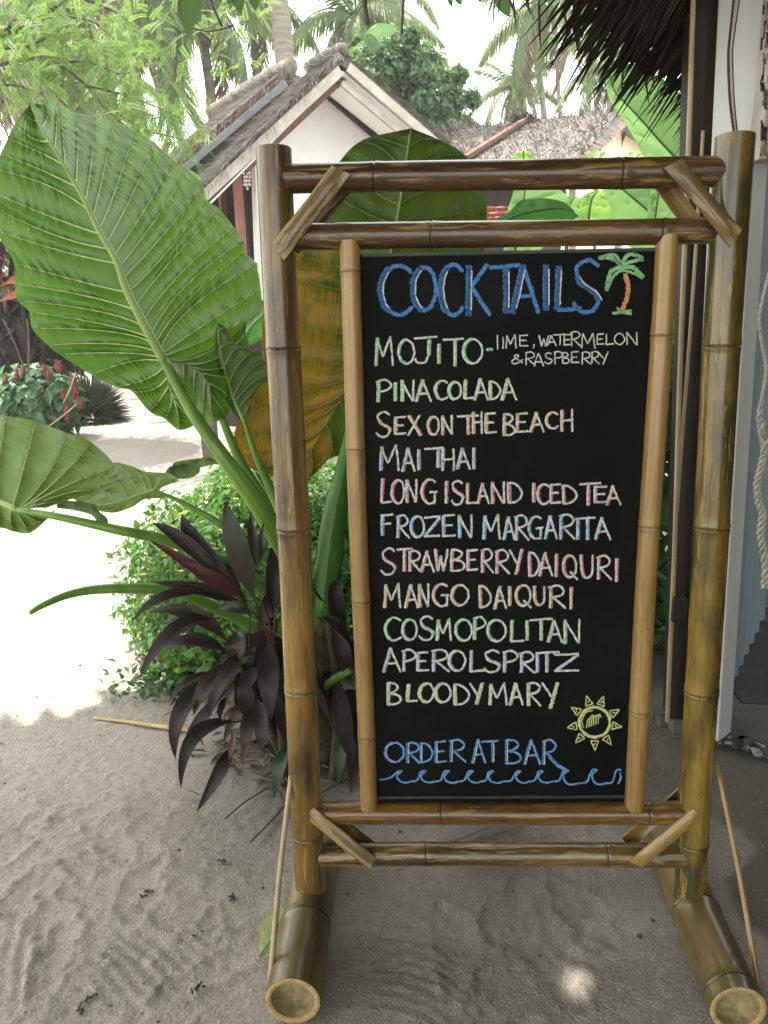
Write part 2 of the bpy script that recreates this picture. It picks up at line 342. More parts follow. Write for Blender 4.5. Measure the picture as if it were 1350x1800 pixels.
def frames(pts):
    pts = np.asarray(pts, float); n = len(pts)
    T = np.gradient(pts, axis=0); T /= np.linalg.norm(T, axis=1)[:, None] + 1e-12
    up = A(0, 0, 1) if abs(T[0][2]) < .9 else A(1, 0, 0)
    X = np.zeros_like(pts); x = nrm(np.cross(T[0], up))
    for i in range(n):
        x = nrm(x - T[i] * (x @ T[i])); X[i] = x
    return T, X, np.cross(T, X)
def tube(pts, rad, seg=10, cap=True):
    pts = np.asarray(pts, float); n = len(pts); rad = np.broadcast_to(np.asarray(rad, float), (n,))
    T, X, Y = frames(pts)
    a = np.linspace(0, 2 * np.pi, seg + 1)
    V = pts[:, None, :] + rad[:, None, None] * (np.cos(a)[None, :, None] * X[:, None, :] + np.sin(a)[None, :, None] * Y[:, None, :])
    s = np.concatenate([[0], np.cumsum(np.linalg.norm(np.diff(pts, axis=0), axis=1))])
    U = np.stack(np.broadcast_arrays((a / (2 * np.pi) * 2 * np.pi * np.mean(rad))[None, :], s[:, None]), -1).reshape(-1, 2)
    m = seg + 1
    Fc = [(i * m + j, i * m + j + 1, (i + 1) * m + j + 1, (i + 1) * m + j) for i in range(n - 1) for j in range(seg)]
    if cap:
        Fc.append(tuple(range(seg))[::-1]); Fc.append(tuple((n - 1) * m + j for j in range(seg)))
    return V.reshape(-1, 3), Fc, U
def bez(ps, n=20):
    """Catmull-Rom through points"""
    ps = [np.asarray(p, float) for p in ps]
    if len(ps) == 2: return np.array([ps[0] + (ps[1] - ps[0]) * t for t in np.linspace(0, 1, n)])
    q = [2 * ps[0] - ps[1]] + ps + [2 * ps[-1] - ps[-2]]; out = []
    m = len(ps) - 1
    for t in np.linspace(0, m, n):
        i = min(int(t), m - 1); f = t - i; p0, p1, p2, p3 = q[i:i + 4]
        out.append(.5 * (2 * p1 + (p2 - p0) * f + (2 * p0 - 5 * p1 + 4 * p2 - p3) * f * f + (3 * p1 - p0 - 3 * p2 + p3) * f ** 3))
    return np.array(out)
def boxv(c, ax, ay, az):
    c = np.asarray(c, float); V = [c + sx * ax + sy * ay + sz * az for sx in (-1, 1) for sy in (-1, 1) for sz in (-1, 1)]
    return V, [(0, 1, 3, 2), (4, 6, 7, 5), (0, 4, 5, 1), (2, 3, 7, 6), (0, 2, 6, 4), (1, 5, 7, 3)]
def bevel_box(name, c, ax, ay, az, mat, parent=None, bw=.003, **kw):
    V, Fc = boxv(c, ax, ay, az); o = mk(name, V, Fc, mat, parent, False, **kw)
    if bw:
        md = o.modifiers.new('bevel', 'BEVEL'); md.width = bw; md.segments = 2
    return o
def prism(pts, d):
    """polygon of 3D points extruded by vector d"""
    n = len(pts); V = [np.asarray(p, float) for p in pts] + [np.asarray(p, float) + d for p in pts]
    Fc = [tuple(range(n)), tuple(range(2 * n - 1, n - 1, -1))] + [(i, i + n, (i + 1) % n + n, (i + 1) % n) for i in range(n)]
    return V, Fc

# ------------------------------------------------------------------ GROUND
def axis(lo, hi, c, fine, n):
    t = np.linspace(-1, 1, n); k = 5.5
    s = np.sinh(t * k) / np.sinh(k)
    base = np.where(s < 0, c + s * (c - lo), c + s * (hi - c)); return base
def dens(a, b, da, lo, hi, g=1.09):
    mid = list(np.arange(a, b, da)); l = []; x = a; st = da
    while x > lo: st *= g; x -= st; l.append(x)
    r = []; x = mid[-1]; st = da
    while x < hi: st *= g; x += st; r.append(x)
    return np.array(l[::-1] + mid + r)
gx = dens(-2.6, 1.6, .0105, -90, 90); gy = dens(1.25, 4.2, .0105, -30, 160)
X, Y = np.meshgrid(gx, gy)
near = np.clip(1 - (np.hypot(X + .4, Y - 2.4) - 3.5) / 4, 0, 1)
Z = (fbm(X * 1.1, Y * 1.1, 3) - .5) * .05 + (fbm(X * 5, Y * 5, 11) - .5) * .005 * near + (fbm(X * 19, Y * 19, 21) - .5) * .0035 * near + (fbm(X * 44, Y * 44, 25, 2) - .5) * .0050 * near
lump = np.clip(vnoise(X * 34, Y * 34, 31) - .60, 0, 1) * .014 * near; Z += lump
Z += np.clip(vnoise(X * 62, Y * 62, 37) - .6, 0, 1) * .016 * near * np.clip(fbm(X * 3, Y * 3, 38) * 3 - .9, 0, 1)
def patch(cx, cy, ang, lw, ll, per, amp, seed, curve=0):
    global Z
    c, s = math.cos(ang), math.sin(ang); u = (X - cx) * c + (Y - cy) * s; w = -(X - cx) * s + (Y - cy) * c
    m = np.clip(1.3 - (u / ll) ** 2 - (w / lw) ** 2, 0, 1) ** .6
    w2 = w + curve * u * u + (fbm(X * 4, Y * 4, seed) - .5) * .05
    Z += .72 * m * amp * np.sin(w2 / per * 2 * np.pi) * (.6 + .8 * vnoise(X * 9, Y * 9, seed + 5))
def gp(px, py): p = G(px, py); return p[0], p[1]
for (px, py, ang, lw, ll, per, amp, sd, cv) in [
    (290, 1430, -.35, .13, .22, .026, .0046, 1, .8), (420, 1450, -.1, .11, .2, .026, .0036, 2, .5), (400, 1530, -.5, .10, .16, .028, .0042, 3, .5),
    (230, 1700, -.75, .10, .16, .034, .0060, 4, .4), (340, 1660, -.8, .07, .10, .032, .0050, 5, 0), (30, 1690, 1.9, .09, .16, .036, .0055, 6, 0),
    (80, 1665, .25, .035, .07, .010, .0028, 7, 0), (700, 1720, -.2, .14, .25, .035, .0040, 8, 2.5), (760, 1640, .1, .1, .3, .04, .002, 9, 1.5),
    (180, 1500, -.4, .08, .18, .03, .003, 10, .5)]:
    x_, y_ = gp(px, py); patch(x_, y_, ang, lw, ll, per, amp, sd, cv)
for k in range(14):      # footprints: pressed hollows with a raised rim
    px, py = [(150, 1430), (190, 1470), (60, 1560), (95, 1625), (330, 1610), (90, 1700), (250, 1560), (380, 1700), (900, 1580), (800, 1650), (1020, 1600), (700, 1560), (20, 1480), (420, 1600)][k] if k < 14 else (rng.uniform(-200, 1200), rng.uniform(1100, 1800))
    x_, y_ = gp(px, py); a = rng.uniform(-1.2, 1.2) + 1.57; c, s = math.cos(a), math.sin(a)
    u = ((X - x_) * c + (Y - y_) * s) / .12; w = (-(X - x_) * s + (Y - y_) * c) / .05
    r = np.sqrt(u * u + w * w) + (fbm(X * 16, Y * 16, 50 + k) - .5) * 1.5
    Z += -.005 * np.clip(1.05 - r, 0, 1) ** .5 + .0055 * np.exp(-((r - 1.15) / .16) ** 2)
Z += -.006 * np.exp(-((Y - 2.05 + .15 * np.sin(X * 6)) / .02) ** 2) * (X < -.9)
def hmask(px, py, rad): x_, y_ = gp(px, py); return np.exp(-((X - x_) ** 2 + (Y - y_) ** 2) / rad ** 2)
shade_concrete = np.clip((X - .15) / .9 + (fbm(X * 3, Y * 3, 77) - .5) * 1.2, 0, .55) * np.clip((Y - 1.55) / .45, 0, 1)
conc = np.clip((X - 1.0 - .16 * (fbm(X * 4, Y * 4, 88) - .5) * 4 + (Y - 2.0) * .08) / .06, 0, 1) * (Y < 3.2) * (Y > 1.0)
Z = Z * (1 - .75 * conc) + .012 * conc
shade_concrete = np.clip(shade_concrete + 1.1 * hmask(530, 1330, .42) + .55 * hmask(860, 1560, .38) + conc * .8 + .8 * hmask(1150, 1330, .3), 0, 1) * (Y < 6)  # painted shade between the feet and under the cordyline, plus dark concrete
# hold the ground flat where the stand rests
for (cx, cy) in ((-.2, 1.7), (.76, 1.66)):
    fl = np.exp(-(((X - cx) / .16) ** 2 + ((Y - cy) / .5) ** 2) ** 2); Z = Z * (1 - fl) + 0 * fl
ny, nx = X.shape
idx = np.arange(nx * ny).reshape(ny, nx)
me = bpy.data.meshes.new('sand_ground')
me.vertices.add(nx * ny); me.vertices.foreach_set('co', np.stack([X, Y, Z], -1).ravel())
q = np.stack([idx[:-1, :-1], idx[:-1, 1:], idx[1:, 1:], idx[1:, :-1]], -1).reshape(-1, 4)
me.loops.add(q.size); me.loops.foreach_set('vertex_index', q.ravel())
me.polygons.add(len(q)); me.polygons.foreach_set('loop_start', np.arange(0, q.size, 4)); me.polygons.foreach_set('loop_total', np.full(len(q), 4))
me.polygons.foreach_set('use_smooth', np.ones(len(q), bool)); me.update(calc_edges=True)
at = me.attributes.new('shade_concrete', 'FLOAT', 'POINT'); at.data.foreach_set('value', shade_concrete.ravel())
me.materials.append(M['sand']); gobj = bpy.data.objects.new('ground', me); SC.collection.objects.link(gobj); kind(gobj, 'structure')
def gz(x, y):
    i = min(max(np.searchsorted(gx, x) - 1, 0), nx - 2); j = min(max(np.searchsorted(gy, y) - 1, 0), ny - 2); return float(Z[j:j + 2, i:i + 2].max())

# concrete slab of the bar and its broken edge
def ragged(pts, seed, amp=.015, sub=10):
    out = []; r = np.random.RandomState(seed)
    for i in range(len(pts)):
        a, b = A(*pts[i]), A(*pts[(i + 1) % len(pts)])
        for t in np.linspace(0, 1, sub, endpoint=False): out.append(a + (b - a) * t + r.normal(0, amp, 2))
    return out
def slab(name, pts, z0, z1, mat, parent=None, **kw):
    V, Fc = prism([A(p[0], p[1], z1) for p in pts], A(0, 0, z0 - z1)); return mk(name, V, Fc, mat, parent, False, **kw)

# ------------------------------------------------------------------ THE SIGN
sign = thing('cocktail_menu_stand', 'tall bamboo stand framing a black chalkboard of cocktails, standing on the sand', 'menu stand', (SO[0], SO[1], 0))
def pole(name, p0, p1, r0, r1, nodes, mat, parent, seg=36, wob=.0015, hollow0=False, hollow1=True, seed=0, depth=.012, label=None):
    """a bamboo culm: swollen nodes with a scar groove, cut ends with wall and hollow"""
    p0 = np.asarray(p0, float); p1 = np.asarray(p1, float); Ln = np.linalg.norm(p1 - p0); d = (p1 - p0) / Ln
    ss = set(np.linspace(0, Ln, max(8, int(Ln / .03))).round(5))
    for t in nodes:
        for o in (-.03, -.018, -.010, -.006, -.0035, -.0018, 0, .0018, .004, .008, .016, .03):
            if 0 < t * Ln + o < Ln: ss.add(round(t * Ln + o, 5))
    ss = np.array(sorted(ss)); r = r0 + (r1 - r0) * ss / Ln; nd = np.zeros(len(ss))
    for t in nodes:
        x = ss - t * Ln
        r = r * (1 + .055 * np.exp(-(x / .010) ** 2) - .075 * np.exp(-(x / .0021) ** 2) + .02 * np.exp(-((x - .012) / .006) ** 2))
        nd = np.maximum(nd, np.exp(-(x / .0022) ** 2)); nd = np.maximum(nd, .35 * np.exp(-((x + .006) / .005) ** 2))
    up = A(0, 0, 1) if abs(d[2]) < .9 else A(0, 1, 0)
    x = nrm(np.cross(up, d)); y = np.cross(d, x)
    rs = np.random.RandomState(seed + 100); ph = rs.uniform(0, 6, 4)
    cen = p0 + d * ss[:, None] + x * (wob * np.sin(ss * 5 + ph[0]))[:, None] + y * (wob * np.sin(ss * 4 + ph[1]))[:, None]
    a = np.linspace(0, 2 * np.pi, seg + 1)
    rr = r[:, None] * (1 + .018 * np.sin(2 * a + ph[2])[None, :] + .008 * np.sin(5 * a + ph[3])[None, :])
    V = cen[:, None, :] + rr[..., None] * (np.cos(a)[None, :, None] * x + np.sin(a)[None, :, None] * y)
    U = np.stack(np.broadcast_arrays((a * r0)[None, :] + seed * 1.37, ss[:, None] + seed * 3.1), -1)
    m = seg + 1
    Fc = [(i * m + j, i * m + j + 1, (i + 1) * m + j + 1, (i + 1) * m + j) for i in range(len(ss) - 1) for j in range(seg)]
    o = mk(name, V.reshape(-1, 3), Fc, mat, parent, True, U.reshape(-1, 2), {'node': np.repeat(nd, m)}, label=label)
    for end, c, rad, sgn, hol in ((0, cen[0], r[0], -1, hollow0), (1, cen[-1], r[-1], 1, hollow1)):
        b = MB(); prof = [(rad * 1.0, 0), (rad * .96, .0015)] + ([(rad * .82, .0012), (rad * .79, -.003), (rad * .76, -depth * .5), (rad * .66, -depth * .9), (rad * .35, -depth * 1.05), (0.0001, -depth * 1.1)] if hol else [(rad * .5, .001), (.0001, .001)])
        vv = []
        for pr, pz in prof:
            vv.append(c + d * sgn * pz + pr * (np.cos(a)[:, None] * x + np.sin(a)[:, None] * y))
        vv = np.concatenate(vv)
        ff = [(i * m + j, i * m + j + 1, (i + 1) * m + j + 1, (i + 1) * m + j) for i in range(len(prof) - 1) for j in range(seg)]
        if hol and depth > .02:
            b.add(vv[:4 * m], [f for f in ff if max(f) < 4 * m]); b.build('cut_rim', M['bam_cut'], o)
            b2 = MB(); b2.add(vv, [f for f in ff if min(f) >= 3 * m]); b2.build('inner_wall', M['bam_in'], o)
        else:
            b.add(vv, ff); b.build('cut_end', M['bam_cut'], o)
    return o
def tnode(p0, p1, pts, off=0):
    d = p1 - p0; return [float(np.clip(((S(*p, off) - p0) @ d) / (d @ d), .02, .98)) for p in pts]
def spole(name, a, b, wa, wb, nodes, mat, off=0, **kw):
    p0, p1 = S(*a, off), S(*b, off); r0, r1 = pxr(p0, wa), pxr(p1, wb)
    return pole(name, p0, p1, r0, r1, tnode(p0, p1, nodes, off), mat, sign, **kw)
spole('post', (547, 1575), (481, 262), 53, 62, [(542, 1463), (535, 1210), (523, 930), (506, 614)], M['bam_post'], seed=1)
spole('post', (1211, 1585), (1291, 240), 51, 66, [(1222, 1479), (1237, 1216), (1253, 927), (1272, 609)], M['bam_post_r'], seed=2, label='greener right-hand bamboo post')
spole('rail', (484, 316), (1287, 300), 50, 53, [(658, 313), (1090, 303)], M['bam_rail'], seed=3, hollow1=False)
spole('rail', (490, 418), (1277, 404), 45, 43, [(757, 414), (1160, 407)], M['bam_rail'], seed=4, hollow1=False)
spole('rail', (541, 1430), (1222, 1427), 38, 39, [(775, 1429), (1137, 1427)], M['bam_rail_low'], seed=5, hollow1=False)
spole('rail', (560, 1502), (1216, 1503), 39, 42, [(749, 1501), (1065, 1502)], M['bam_rail_4'], seed=6, hollow1=False)
spole('stile', (648, 1420), (613, 424), 30, 36, [(641, 1294), (630, 1057), (624, 790), (615, 478)], M['bam_tan'], off=.006, seed=7, hollow1=False)
spole('stile', (1114, 1420), (1172, 414), 34, 38, [(1127, 1250), (1148, 925), (1164, 590)], M['bam_tan'], off=.006, seed=8, hollow1=False)

# the chalkboard: corners measured on the stand's own plane
BO = -.004
bc = [S(622, 446, BO), S(1166, 436, BO), S(1104, 1409, BO), S(650, 1411, BO)]
V, Fc = prism(bc, -SN * .012)
board = mk('chalkboard', V, Fc, M['board'], sign, False)
b = MB()
for (p, q) in (((652, 1402), (1104, 1400)), ((636, 449), (1160, 438))):
    a0, a1 = S(*p, BO + .0015), S(*q, BO + .0015); vv, ff = boxv((a0 + a1) / 2, (a1 - a0) / 2, SU * .0035, SN * .0015); b.add(vv, ff)
b.build('edge_trim', mat_plain('chalkboard_edge', (.035, .038, .04), (.02, .022, .022), .5, 20), board, False)

# split-bamboo braces (a third of a culm wall, flattened cut ends, two nails each end)
def split(name, p0, p1, w, off_dir, mat, parent, th=.006, seed=0, bulge=.42, flat=.035):
    p0 = np.asarray(p0, float); p1 = np.asarray(p1, float); Ln = np.linalg.norm(p1 - p0); d = (p1 - p0) / Ln
    x = nrm(np.cross(d, off_dir)); y = np.cross(x, d); y = y if y @ off_dir > 0 else -y
    ns = 26; na = 9; rs = np.random.RandomState(seed)
    ss = np.linspace(0, Ln, ns); out = []; inn = []; U = []
    for s_ in ss:
        e = min(s_, Ln - s_); fl = np.clip(e / flat, 0, 1) ** 1.5
        for t in np.linspace(-1, 1, na):
            ww = w * (1 + .05 * math.sin(s_ * 30 + seed)); prof = (1 - t * t) * bulge * w * (.25 + .75 * fl)
            end = (-.006 * t * (1 if s_ < Ln / 2 else -1)) if e < 1e-6 else 0
            q = p0 + d * (s_ + end) + x * t * ww + y * prof
            out.append(q + y * th); inn.append(q); U.append((t * w + seed, s_))
    V = np.array(out + inn); n = ns * na; Fc = []
    for i in range(ns - 1):
        for j in range(na - 1):
            a = i * na + j; Fc.append((a, a + 1, a + na + 1, a + na)); Fc.append((n + a, n + a + na, n + a + na + 1, n + a + 1))
        a = i * na; Fc.append((a, a + na, n + a + na, n + a)); a = i * na + na - 1; Fc.append((a, n + a, n + a + na, a + na))
    for j in range(na - 1):
        Fc.append((j, n + j, n + j + 1, j + 1)); a = (ns - 1) * na + j; Fc.append((a, a + 1, n + a + 1, n + a))
    o = mk(name, V, Fc, mat, parent, False, np.array(U + U))
    md = o.modifiers.new('edge', 'EDGE_SPLIT'); md.split_angle = math.radians(35)
    for pl in o.data.polygons: pl.use_smooth = True
    for e in (.018, Ln - .018):
        for t in (-.35, .4):
            c = p0 + d * (e + t * .008) + x * t * w * .7 + y * (th + bulge * w * .35)
            vv, ff, _ = tube([c - y * .004, c + y * .0012], .0016, 6); mk('nail', vv, ff, M['post_dk'], o)
    return o
for k, (a_, b_, w_, off, mt) in enumerate([((489, 443), (600, 300), 33, .040, 'bam_strip'), ((1182, 288), (1292, 420), 31, .040, 'bam_strip'),
        ((541, 1424), (655, 1516), 25, .030, 'bam_strip'), ((1231, 1422), (1117, 1517), 25, .030, 'bam_tan'),
        ((1158, 312), (1240, 420), 30, -.050, 'bam_tan'), ((512, 440), (612, 322), 26, -.05, 'bam_rail'), ((548, 1408), (662, 1500), 24, -.04, 'bam_rail'), ((1206, 1392), (1100, 1484), 26, -.045, 'bam_tan')]):
    p0, p1 = S(*a_, off), S(*b_, off); split('brace', p0, p1, pxr(p0, w_), SN if off > 0 else -SN, M[mt], sign, seed=20 + k)
# feet: two thick culms lying on the sand
fl = G(514, 1760, .062); fr = G(1299, 1775, .062)
bl = G(566, 1478, .062); br = G(1168, 1478, .062)
pole('foot', bl, fl, .062, .064, [.22, .60], M['bam_foot'], sign, seed=11, depth=.05)
pole('foot', br, fr, .060, .062, [.2, .5, .935], M['bam_foot'], sign, seed=12, depth=.032)
# stay rods nailed from post to foot
for (a_, b_, sx) in (((514, 1342), (472, 1762), -1), ((1261, 1345), (1336, 1748), 1)):
    p0 = S(*a_, .0); p1 = G(b_[0], b_[1], .03); md_ = (p0 + p1) / 2 + A(sx * .004, 0, 0)
    vv, ff, uu = tube(bez([p0, md_, p1], 14), np.linspace(.0062, .0075, 14), 6); mk('stay_rod', vv, ff, M['cane'] if sx < 0 else M['bam_tan'], sign, True, uu)

# ------------------------------------------------------------------ CHALK WRITING
def arc(cx, cy, rx, ry, a0, a1, n=18):
    return [(cx + rx * math.cos(math.radians(a)), cy - ry * math.sin(math.radians(a))) for a in np.linspace(a0, a1, n)]
GL = {  # strokes in a unit box, y down; the first stroke is the stem that gets the coloured chalk
 'A': [[(.42, 0), (.02, 1)], [(.42, 0), (.98, 1)], [(.15, .66), (.75, .62)]],
 'B': [[(.1, .02), (.08, 1)], [(.1, .03), (.6, .08), (.8, .25), (.55, .42), (.15, .5)], [(.15, .5), (.7, .55), (.95, .76), (.7, .95), (.05, .98)]],
 'C': [arc(.6, .5, .55, .5, 118, 240), arc(.6, .5, .55, .5, 45, 125), arc(.6, .5, .52, .5, 235, 320)],
 'D': [[(.08, .02), (.1, .98)], [(.05, .04), (.5, .1), (.9, .4), (.88, .68), (.55, .92), (.08, .98)]],
 'E': [[(.12, .02), (.1, .97)], [(.08, .04), (.95, .0)], [(.12, .48), (.8, .45)], [(.08, .97), (1, .92)]],
 'F': [[(.12, .05), (.1, 1)], [(0, .06), (1, 0)], [(.12, .45), (.85, .42)]],
 'G': [arc(.55, .5, .52, .48, 120, 240), arc(.55, .5, .52, .48, 50, 125), arc(.55, .5, .48, .48, 235, 300), [(.5, .52), (1, .5)], [(.85, .52), (.83, 1)]],
 'H': [[(.12, .02), (.1, 1)], [(.88, 0), (.9, 1)], [(.02, .52), (.98, .46)]],
 'I': [[(.5, 0), (.5, 1)]],
 'J': [[(.62, .1), (.6, .7)], [(.0, .06), (1, .0)], [(.6, .7), (.45, .96), (.12, .94), (.05, .8)]],
 'K': [[(.15, .02), (.13, 1)], [(.85, 0), (.2, .48)], [(.25, .45), (.95, 1)]],
 'L': [[(.2, 0), (.15, .96)], [(.15, .97), (1, .93)]],
 'M': [[(.1, .05), (.02, 1)], [(.1, .05), (.45, .7)], [(.45, .7), (.85, 0)], [(.85, 0), (.98, 1)]],
 'N': [[(.08, .03), (.1, 1)], [(.08, .03), (.86, .98)], [(.88, 0), (.88, .98)]],
 'O': [arc(.5, .5, .47, .48, 100, 262), arc(.5, .5, .47, .48, -98, 100)],
 'P': [[(.12, .03), (.1, 1)], [(0, .08), (.55, .0), (.95, .2), (.8, .42), (.15, .55)]],
 'Q': [arc(.48, .46, .44, .46, 100, 262), arc(.48, .46, .44, .46, -98, 100), [(.5, .68), (.98, 1.02)]],
 'R': [[(.12, .03), (.1, 1)], [(0, .08), (.55, .0), (.88, .2), (.7, .42), (.15, .52)], [(.25, .5), (1, 1)]],
 'S': [[(.15, .32), (.3, .46), (.75, .62), (.9, .78)], [(.9, .12), (.55, .0), (.15, .12), (.15, .32)], [(.9, .78), (.7, .97), (.3, 1), (.0, .82)]],
 'T': [[(.5, .04), (.5, 1)], [(0, .06), (1, 0)]],
 'U': [[(.1, 0), (.12, .6), (.3, .95)], [(.3, .95), (.6, .98), (.88, .75), (.9, 0)]],
 'W': [[(.05, 0), (.25, 1)], [(.25, 1), (.5, .3)], [(.5, .3), (.7, 1)], [(.7, 1), (.98, 0)]],
 'X': [[(.05, 0), (.98, 1)], [(.95, 0), (.05, 1)]],
 'Y': [[(.95, 0), (.5, 1)], [(.05, .02), (.6, .55)]],
 'Z': [[(.95, .08), (.02, .95)], [(0, .08), (1, .02)], [(.0, .96), (1, .93)]],
 '-': [[(0, .5), (1, .45)]],
 ',': [[(.6, 0), (.2, 1)]],
 '&': [[(.95, .9), (.3, .25), (.45, .0), (.6, .15), (.1, .65), (.25, 1), (.6, .85), (.95, .5)]],
}
BW = .0014
def chalk_mesh(layers, name, label=None, seed=0):
    """layers: list of (strokes, chalk colour, height off the board); a stroke is (pixel polyline, width px).
    Each stroke becomes a rough-edged ribbon of chalk lying on the board; one drawing is one mesh."""
    b = MB(); rs = np.random.RandomState(seed); mi = []; mats = []
    for strokes, cname, off in layers:
        if cname not in mats: mats.append(cname)
        for pts, w in strokes:
            pts = [A(*p) for p in pts]
            ln = sum(np.linalg.norm(pts[i + 1] - pts[i]) for i in range(len(pts) - 1)); n = max(4, int(ln / 1.5))
            q = bez(pts, n) if len(pts) > 2 else np.array([pts[0] + (pts[1] - pts[0]) * t for t in np.linspace(0, 1, n)])
            q = q + np.cumsum(rs.normal(0, .09, q.shape), 0) * np.sin(np.linspace(0, np.pi, n))[:, None]
            T = np.gradient(q, axis=0); T /= np.linalg.norm(T, axis=1)[:, None] + 1e-9; Nn = np.stack([-T[:, 1], T[:, 0]], 1)
            w1 = w / 2 * (1 + rs.normal(0, .17, n)); w2 = w / 2 * (1 + rs.normal(0, .17, n)); w1[0] *= .7; w2[-1] *= .75
            V = [S(*p, BO + off) for p in q + Nn * w1[:, None]] + [S(*p, BO + off) for p in q - Nn * w2[:, None]]
            b.add(V, [(i, i + 1, n + i + 1, n + i) for i in range(n - 1)]); mi += [mats.index(cname)] * (n - 1)
    o = b.build(name, M['ch_' + mats[0]], board, False, label=label)
    for c_ in mats[1:]: o.data.materials.append(M['ch_' + c_])
    o.data.polygons.foreach_set('material_index', mi); o['kind'] = 'stuff'; return o
def letters(spec, wmain, wthin, jit=.4, seed=0):
    """spec: list of (char, x0, x1, y0, y1[, x_of_stem]) -> (main strokes, outline strokes)"""
    main, thin = [], []; rs = np.random.RandomState(seed)
    for s in spec:
        ch, x0, x1, y0, y1 = s[:5]; st = GL[ch]
        f = lambda p: (x0 + (x1 - x0) * p[0] + rs.uniform(-jit, jit), y0 + (y1 - y0) * p[1] + rs.uniform(-jit, jit))
        if ch == 'T' and len(s) > 5: st = [[((s[5] - x0) / (x1 - x0), .05), ((s[5] - x0) / (x1 - x0), 1)], st[1]]
        pp = [[f(p) for p in k] for k in st]
        main.append(pp[0]); thin += pp
    return main, thin
def line(name, spec, color, label, wm=5.6, wt=3.7, seed=0, dx=1.7, o0=.0012):
    main, thin = letters(spec, wm, wt, seed=seed)
    g = [[(x + dx, y) for x, y in k] for k in main]
    ly = [([(k, wt) for k in thin], 'white', o0 + .0004)]
    if color: ly.append(([(k, wm) for k in g], color, o0))
    return chalk_mesh(ly, name, label, seed)
TOP = [('C', 666, 724, 467, 553), ('O', 724, 768, 469, 547), ('C', 773, 813, 465, 554), ('K', 817, 864, 464, 555), ('T', 860, 915, 466, 551, 889),
       ('A', 899, 948, 466, 551), ('I', 953, 967, 465, 546), ('L', 972, 1022, 467, 548), ('S', 1007, 1058, 457, 548)]
main, thin = letters(TOP, 9, 6, .5, 1)
hl = [[(x + 3.6, y) for x, y in k[len(k) // 8: max(len(k) - len(k) // 8, 2)]] if len(k) > 2 else [(k[0][0] * .9 + k[1][0] * .1 + 4, k[0][1] * .9 + k[1][1] * .1), (k[0][0] * .12 + k[1][0] * .88 + 4, k[0][1] * .12 + k[1][1] * .88)] for k in main]
chalk_mesh([([(k, 7.0) for k in thin] + [(k, 10.5) for k in main], 'blue', .0012), ([([(x + 1.3, y) for x, y in k], 2.2) for k in hl], 'white', .0017)], 'chalk_title', 'large blue chalk heading COCKTAILS', 2)
line('chalk_line', [('M', 659, 691, 591, 643), ('O', 699, 729, 596, 640), ('J', 728, 769, 592, 639), ('I', 765, 776, 604, 640), ('T', 778, 816, 595, 644, 799), ('O', 813, 848, 595, 640), ('-', 855, 865, 603, 627)], 'green', 'MOJITO in white and green chalk', seed=10)
line('chalk_line', [('I', 870, 879, 589, 614), ('I', 880, 889, 592, 613), ('M', 889, 908, 588, 613), ('E', 912, 929, 589, 609), (',', 937, 941, 605, 613), ('W', 947, 965, 589, 609), ('A', 962, 978, 589, 608), ('T', 972, 997, 588, 607, 984), ('E', 990, 1005, 588, 607), ('R', 1003, 1022, 583, 609), ('M', 1022, 1046, 585, 612), ('E', 1048, 1062, 587, 606), ('L', 1063, 1079, 587, 606), ('O', 1080, 1098, 586, 606), ('N', 1100, 1122, 583, 607),
     ('&', 898, 920, 624, 640), ('R', 923, 941, 619, 642), ('A', 939, 956, 621, 644), ('S', 957, 972, 620, 639), ('P', 974, 989, 618, 640), ('B', 988, 1001, 619, 639), ('E', 1003, 1018, 618, 638), ('R', 1022, 1039, 619, 641), ('R', 1039, 1054, 618, 640), ('Y', 1050, 1070, 618, 641)], None, 'small white chalk note LIME, WATERMELON & RASPBERRY', wt=2.3, seed=11)
line('chalk_line', [('P', 661, 688, 668, 707), ('I', 690, 698, 672, 705), ('N', 703, 730, 667, 706), ('A', 730, 758, 667, 706), ('C', 763, 787, 669, 702), ('O', 787, 811, 671, 702), ('L', 813, 832, 667, 702), ('A', 832, 859, 665, 704), ('D', 859, 880, 669, 703), ('A', 880, 909, 665, 704)], 'lime', 'PINA COLADA in white and yellow-green chalk', seed=12)
line('chalk_line', [('S', 661, 688, 724, 768), ('E', 692, 714, 733, 764), ('X', 716, 739, 730, 766), ('O', 751, 772, 732, 765), ('N', 775, 797, 729, 765), ('T', 803, 842, 730, 764, 822), ('H', 829, 849, 723, 763), ('E', 851, 873, 726, 762), ('B', 883, 906, 726, 766), ('E', 906, 929, 726, 760), ('A', 931, 957, 724, 760), ('C', 958, 981, 725, 753), ('H', 984, 1009, 719, 759)], 'orange', 'SEX ON THE BEACH in white and orange chalk', seed=13)
line('chalk_line', [('M', 667, 701, 782, 828), ('A', 706, 730, 787, 829), ('I', 731, 739, 790, 827), ('T', 746, 780, 787, 822, 769), ('H', 775, 800, 788, 828), ('A', 802, 827, 787, 825), ('I', 828, 836, 787, 825)], 'lilac', 'MAI THAI in white and lilac chalk', seed=14)
line('chalk_line', [('L', 667, 689, 841, 885), ('O', 688, 711, 843, 886), ('N', 713, 734, 842, 884), ('G', 740, 769, 842, 886), ('I', 780, 788, 845, 885), ('S', 793, 816, 845, 886), ('L', 817, 838, 849, 886), ('A', 838, 860, 849, 886), ('N', 862, 889, 846, 886), ('D', 891, 919, 847, 885), ('I', 933, 942, 849, 883), ('C', 943, 965, 851, 886), ('E', 965, 987, 851, 885), ('D', 987, 1015, 852, 886), ('T', 1018, 1057, 849, 889, 1033), ('E', 1042, 1069, 855, 884), ('A', 1065, 1092, 853, 888)], 'pink', 'LONG ISLAND ICED TEA in white and pink chalk', seed=15)
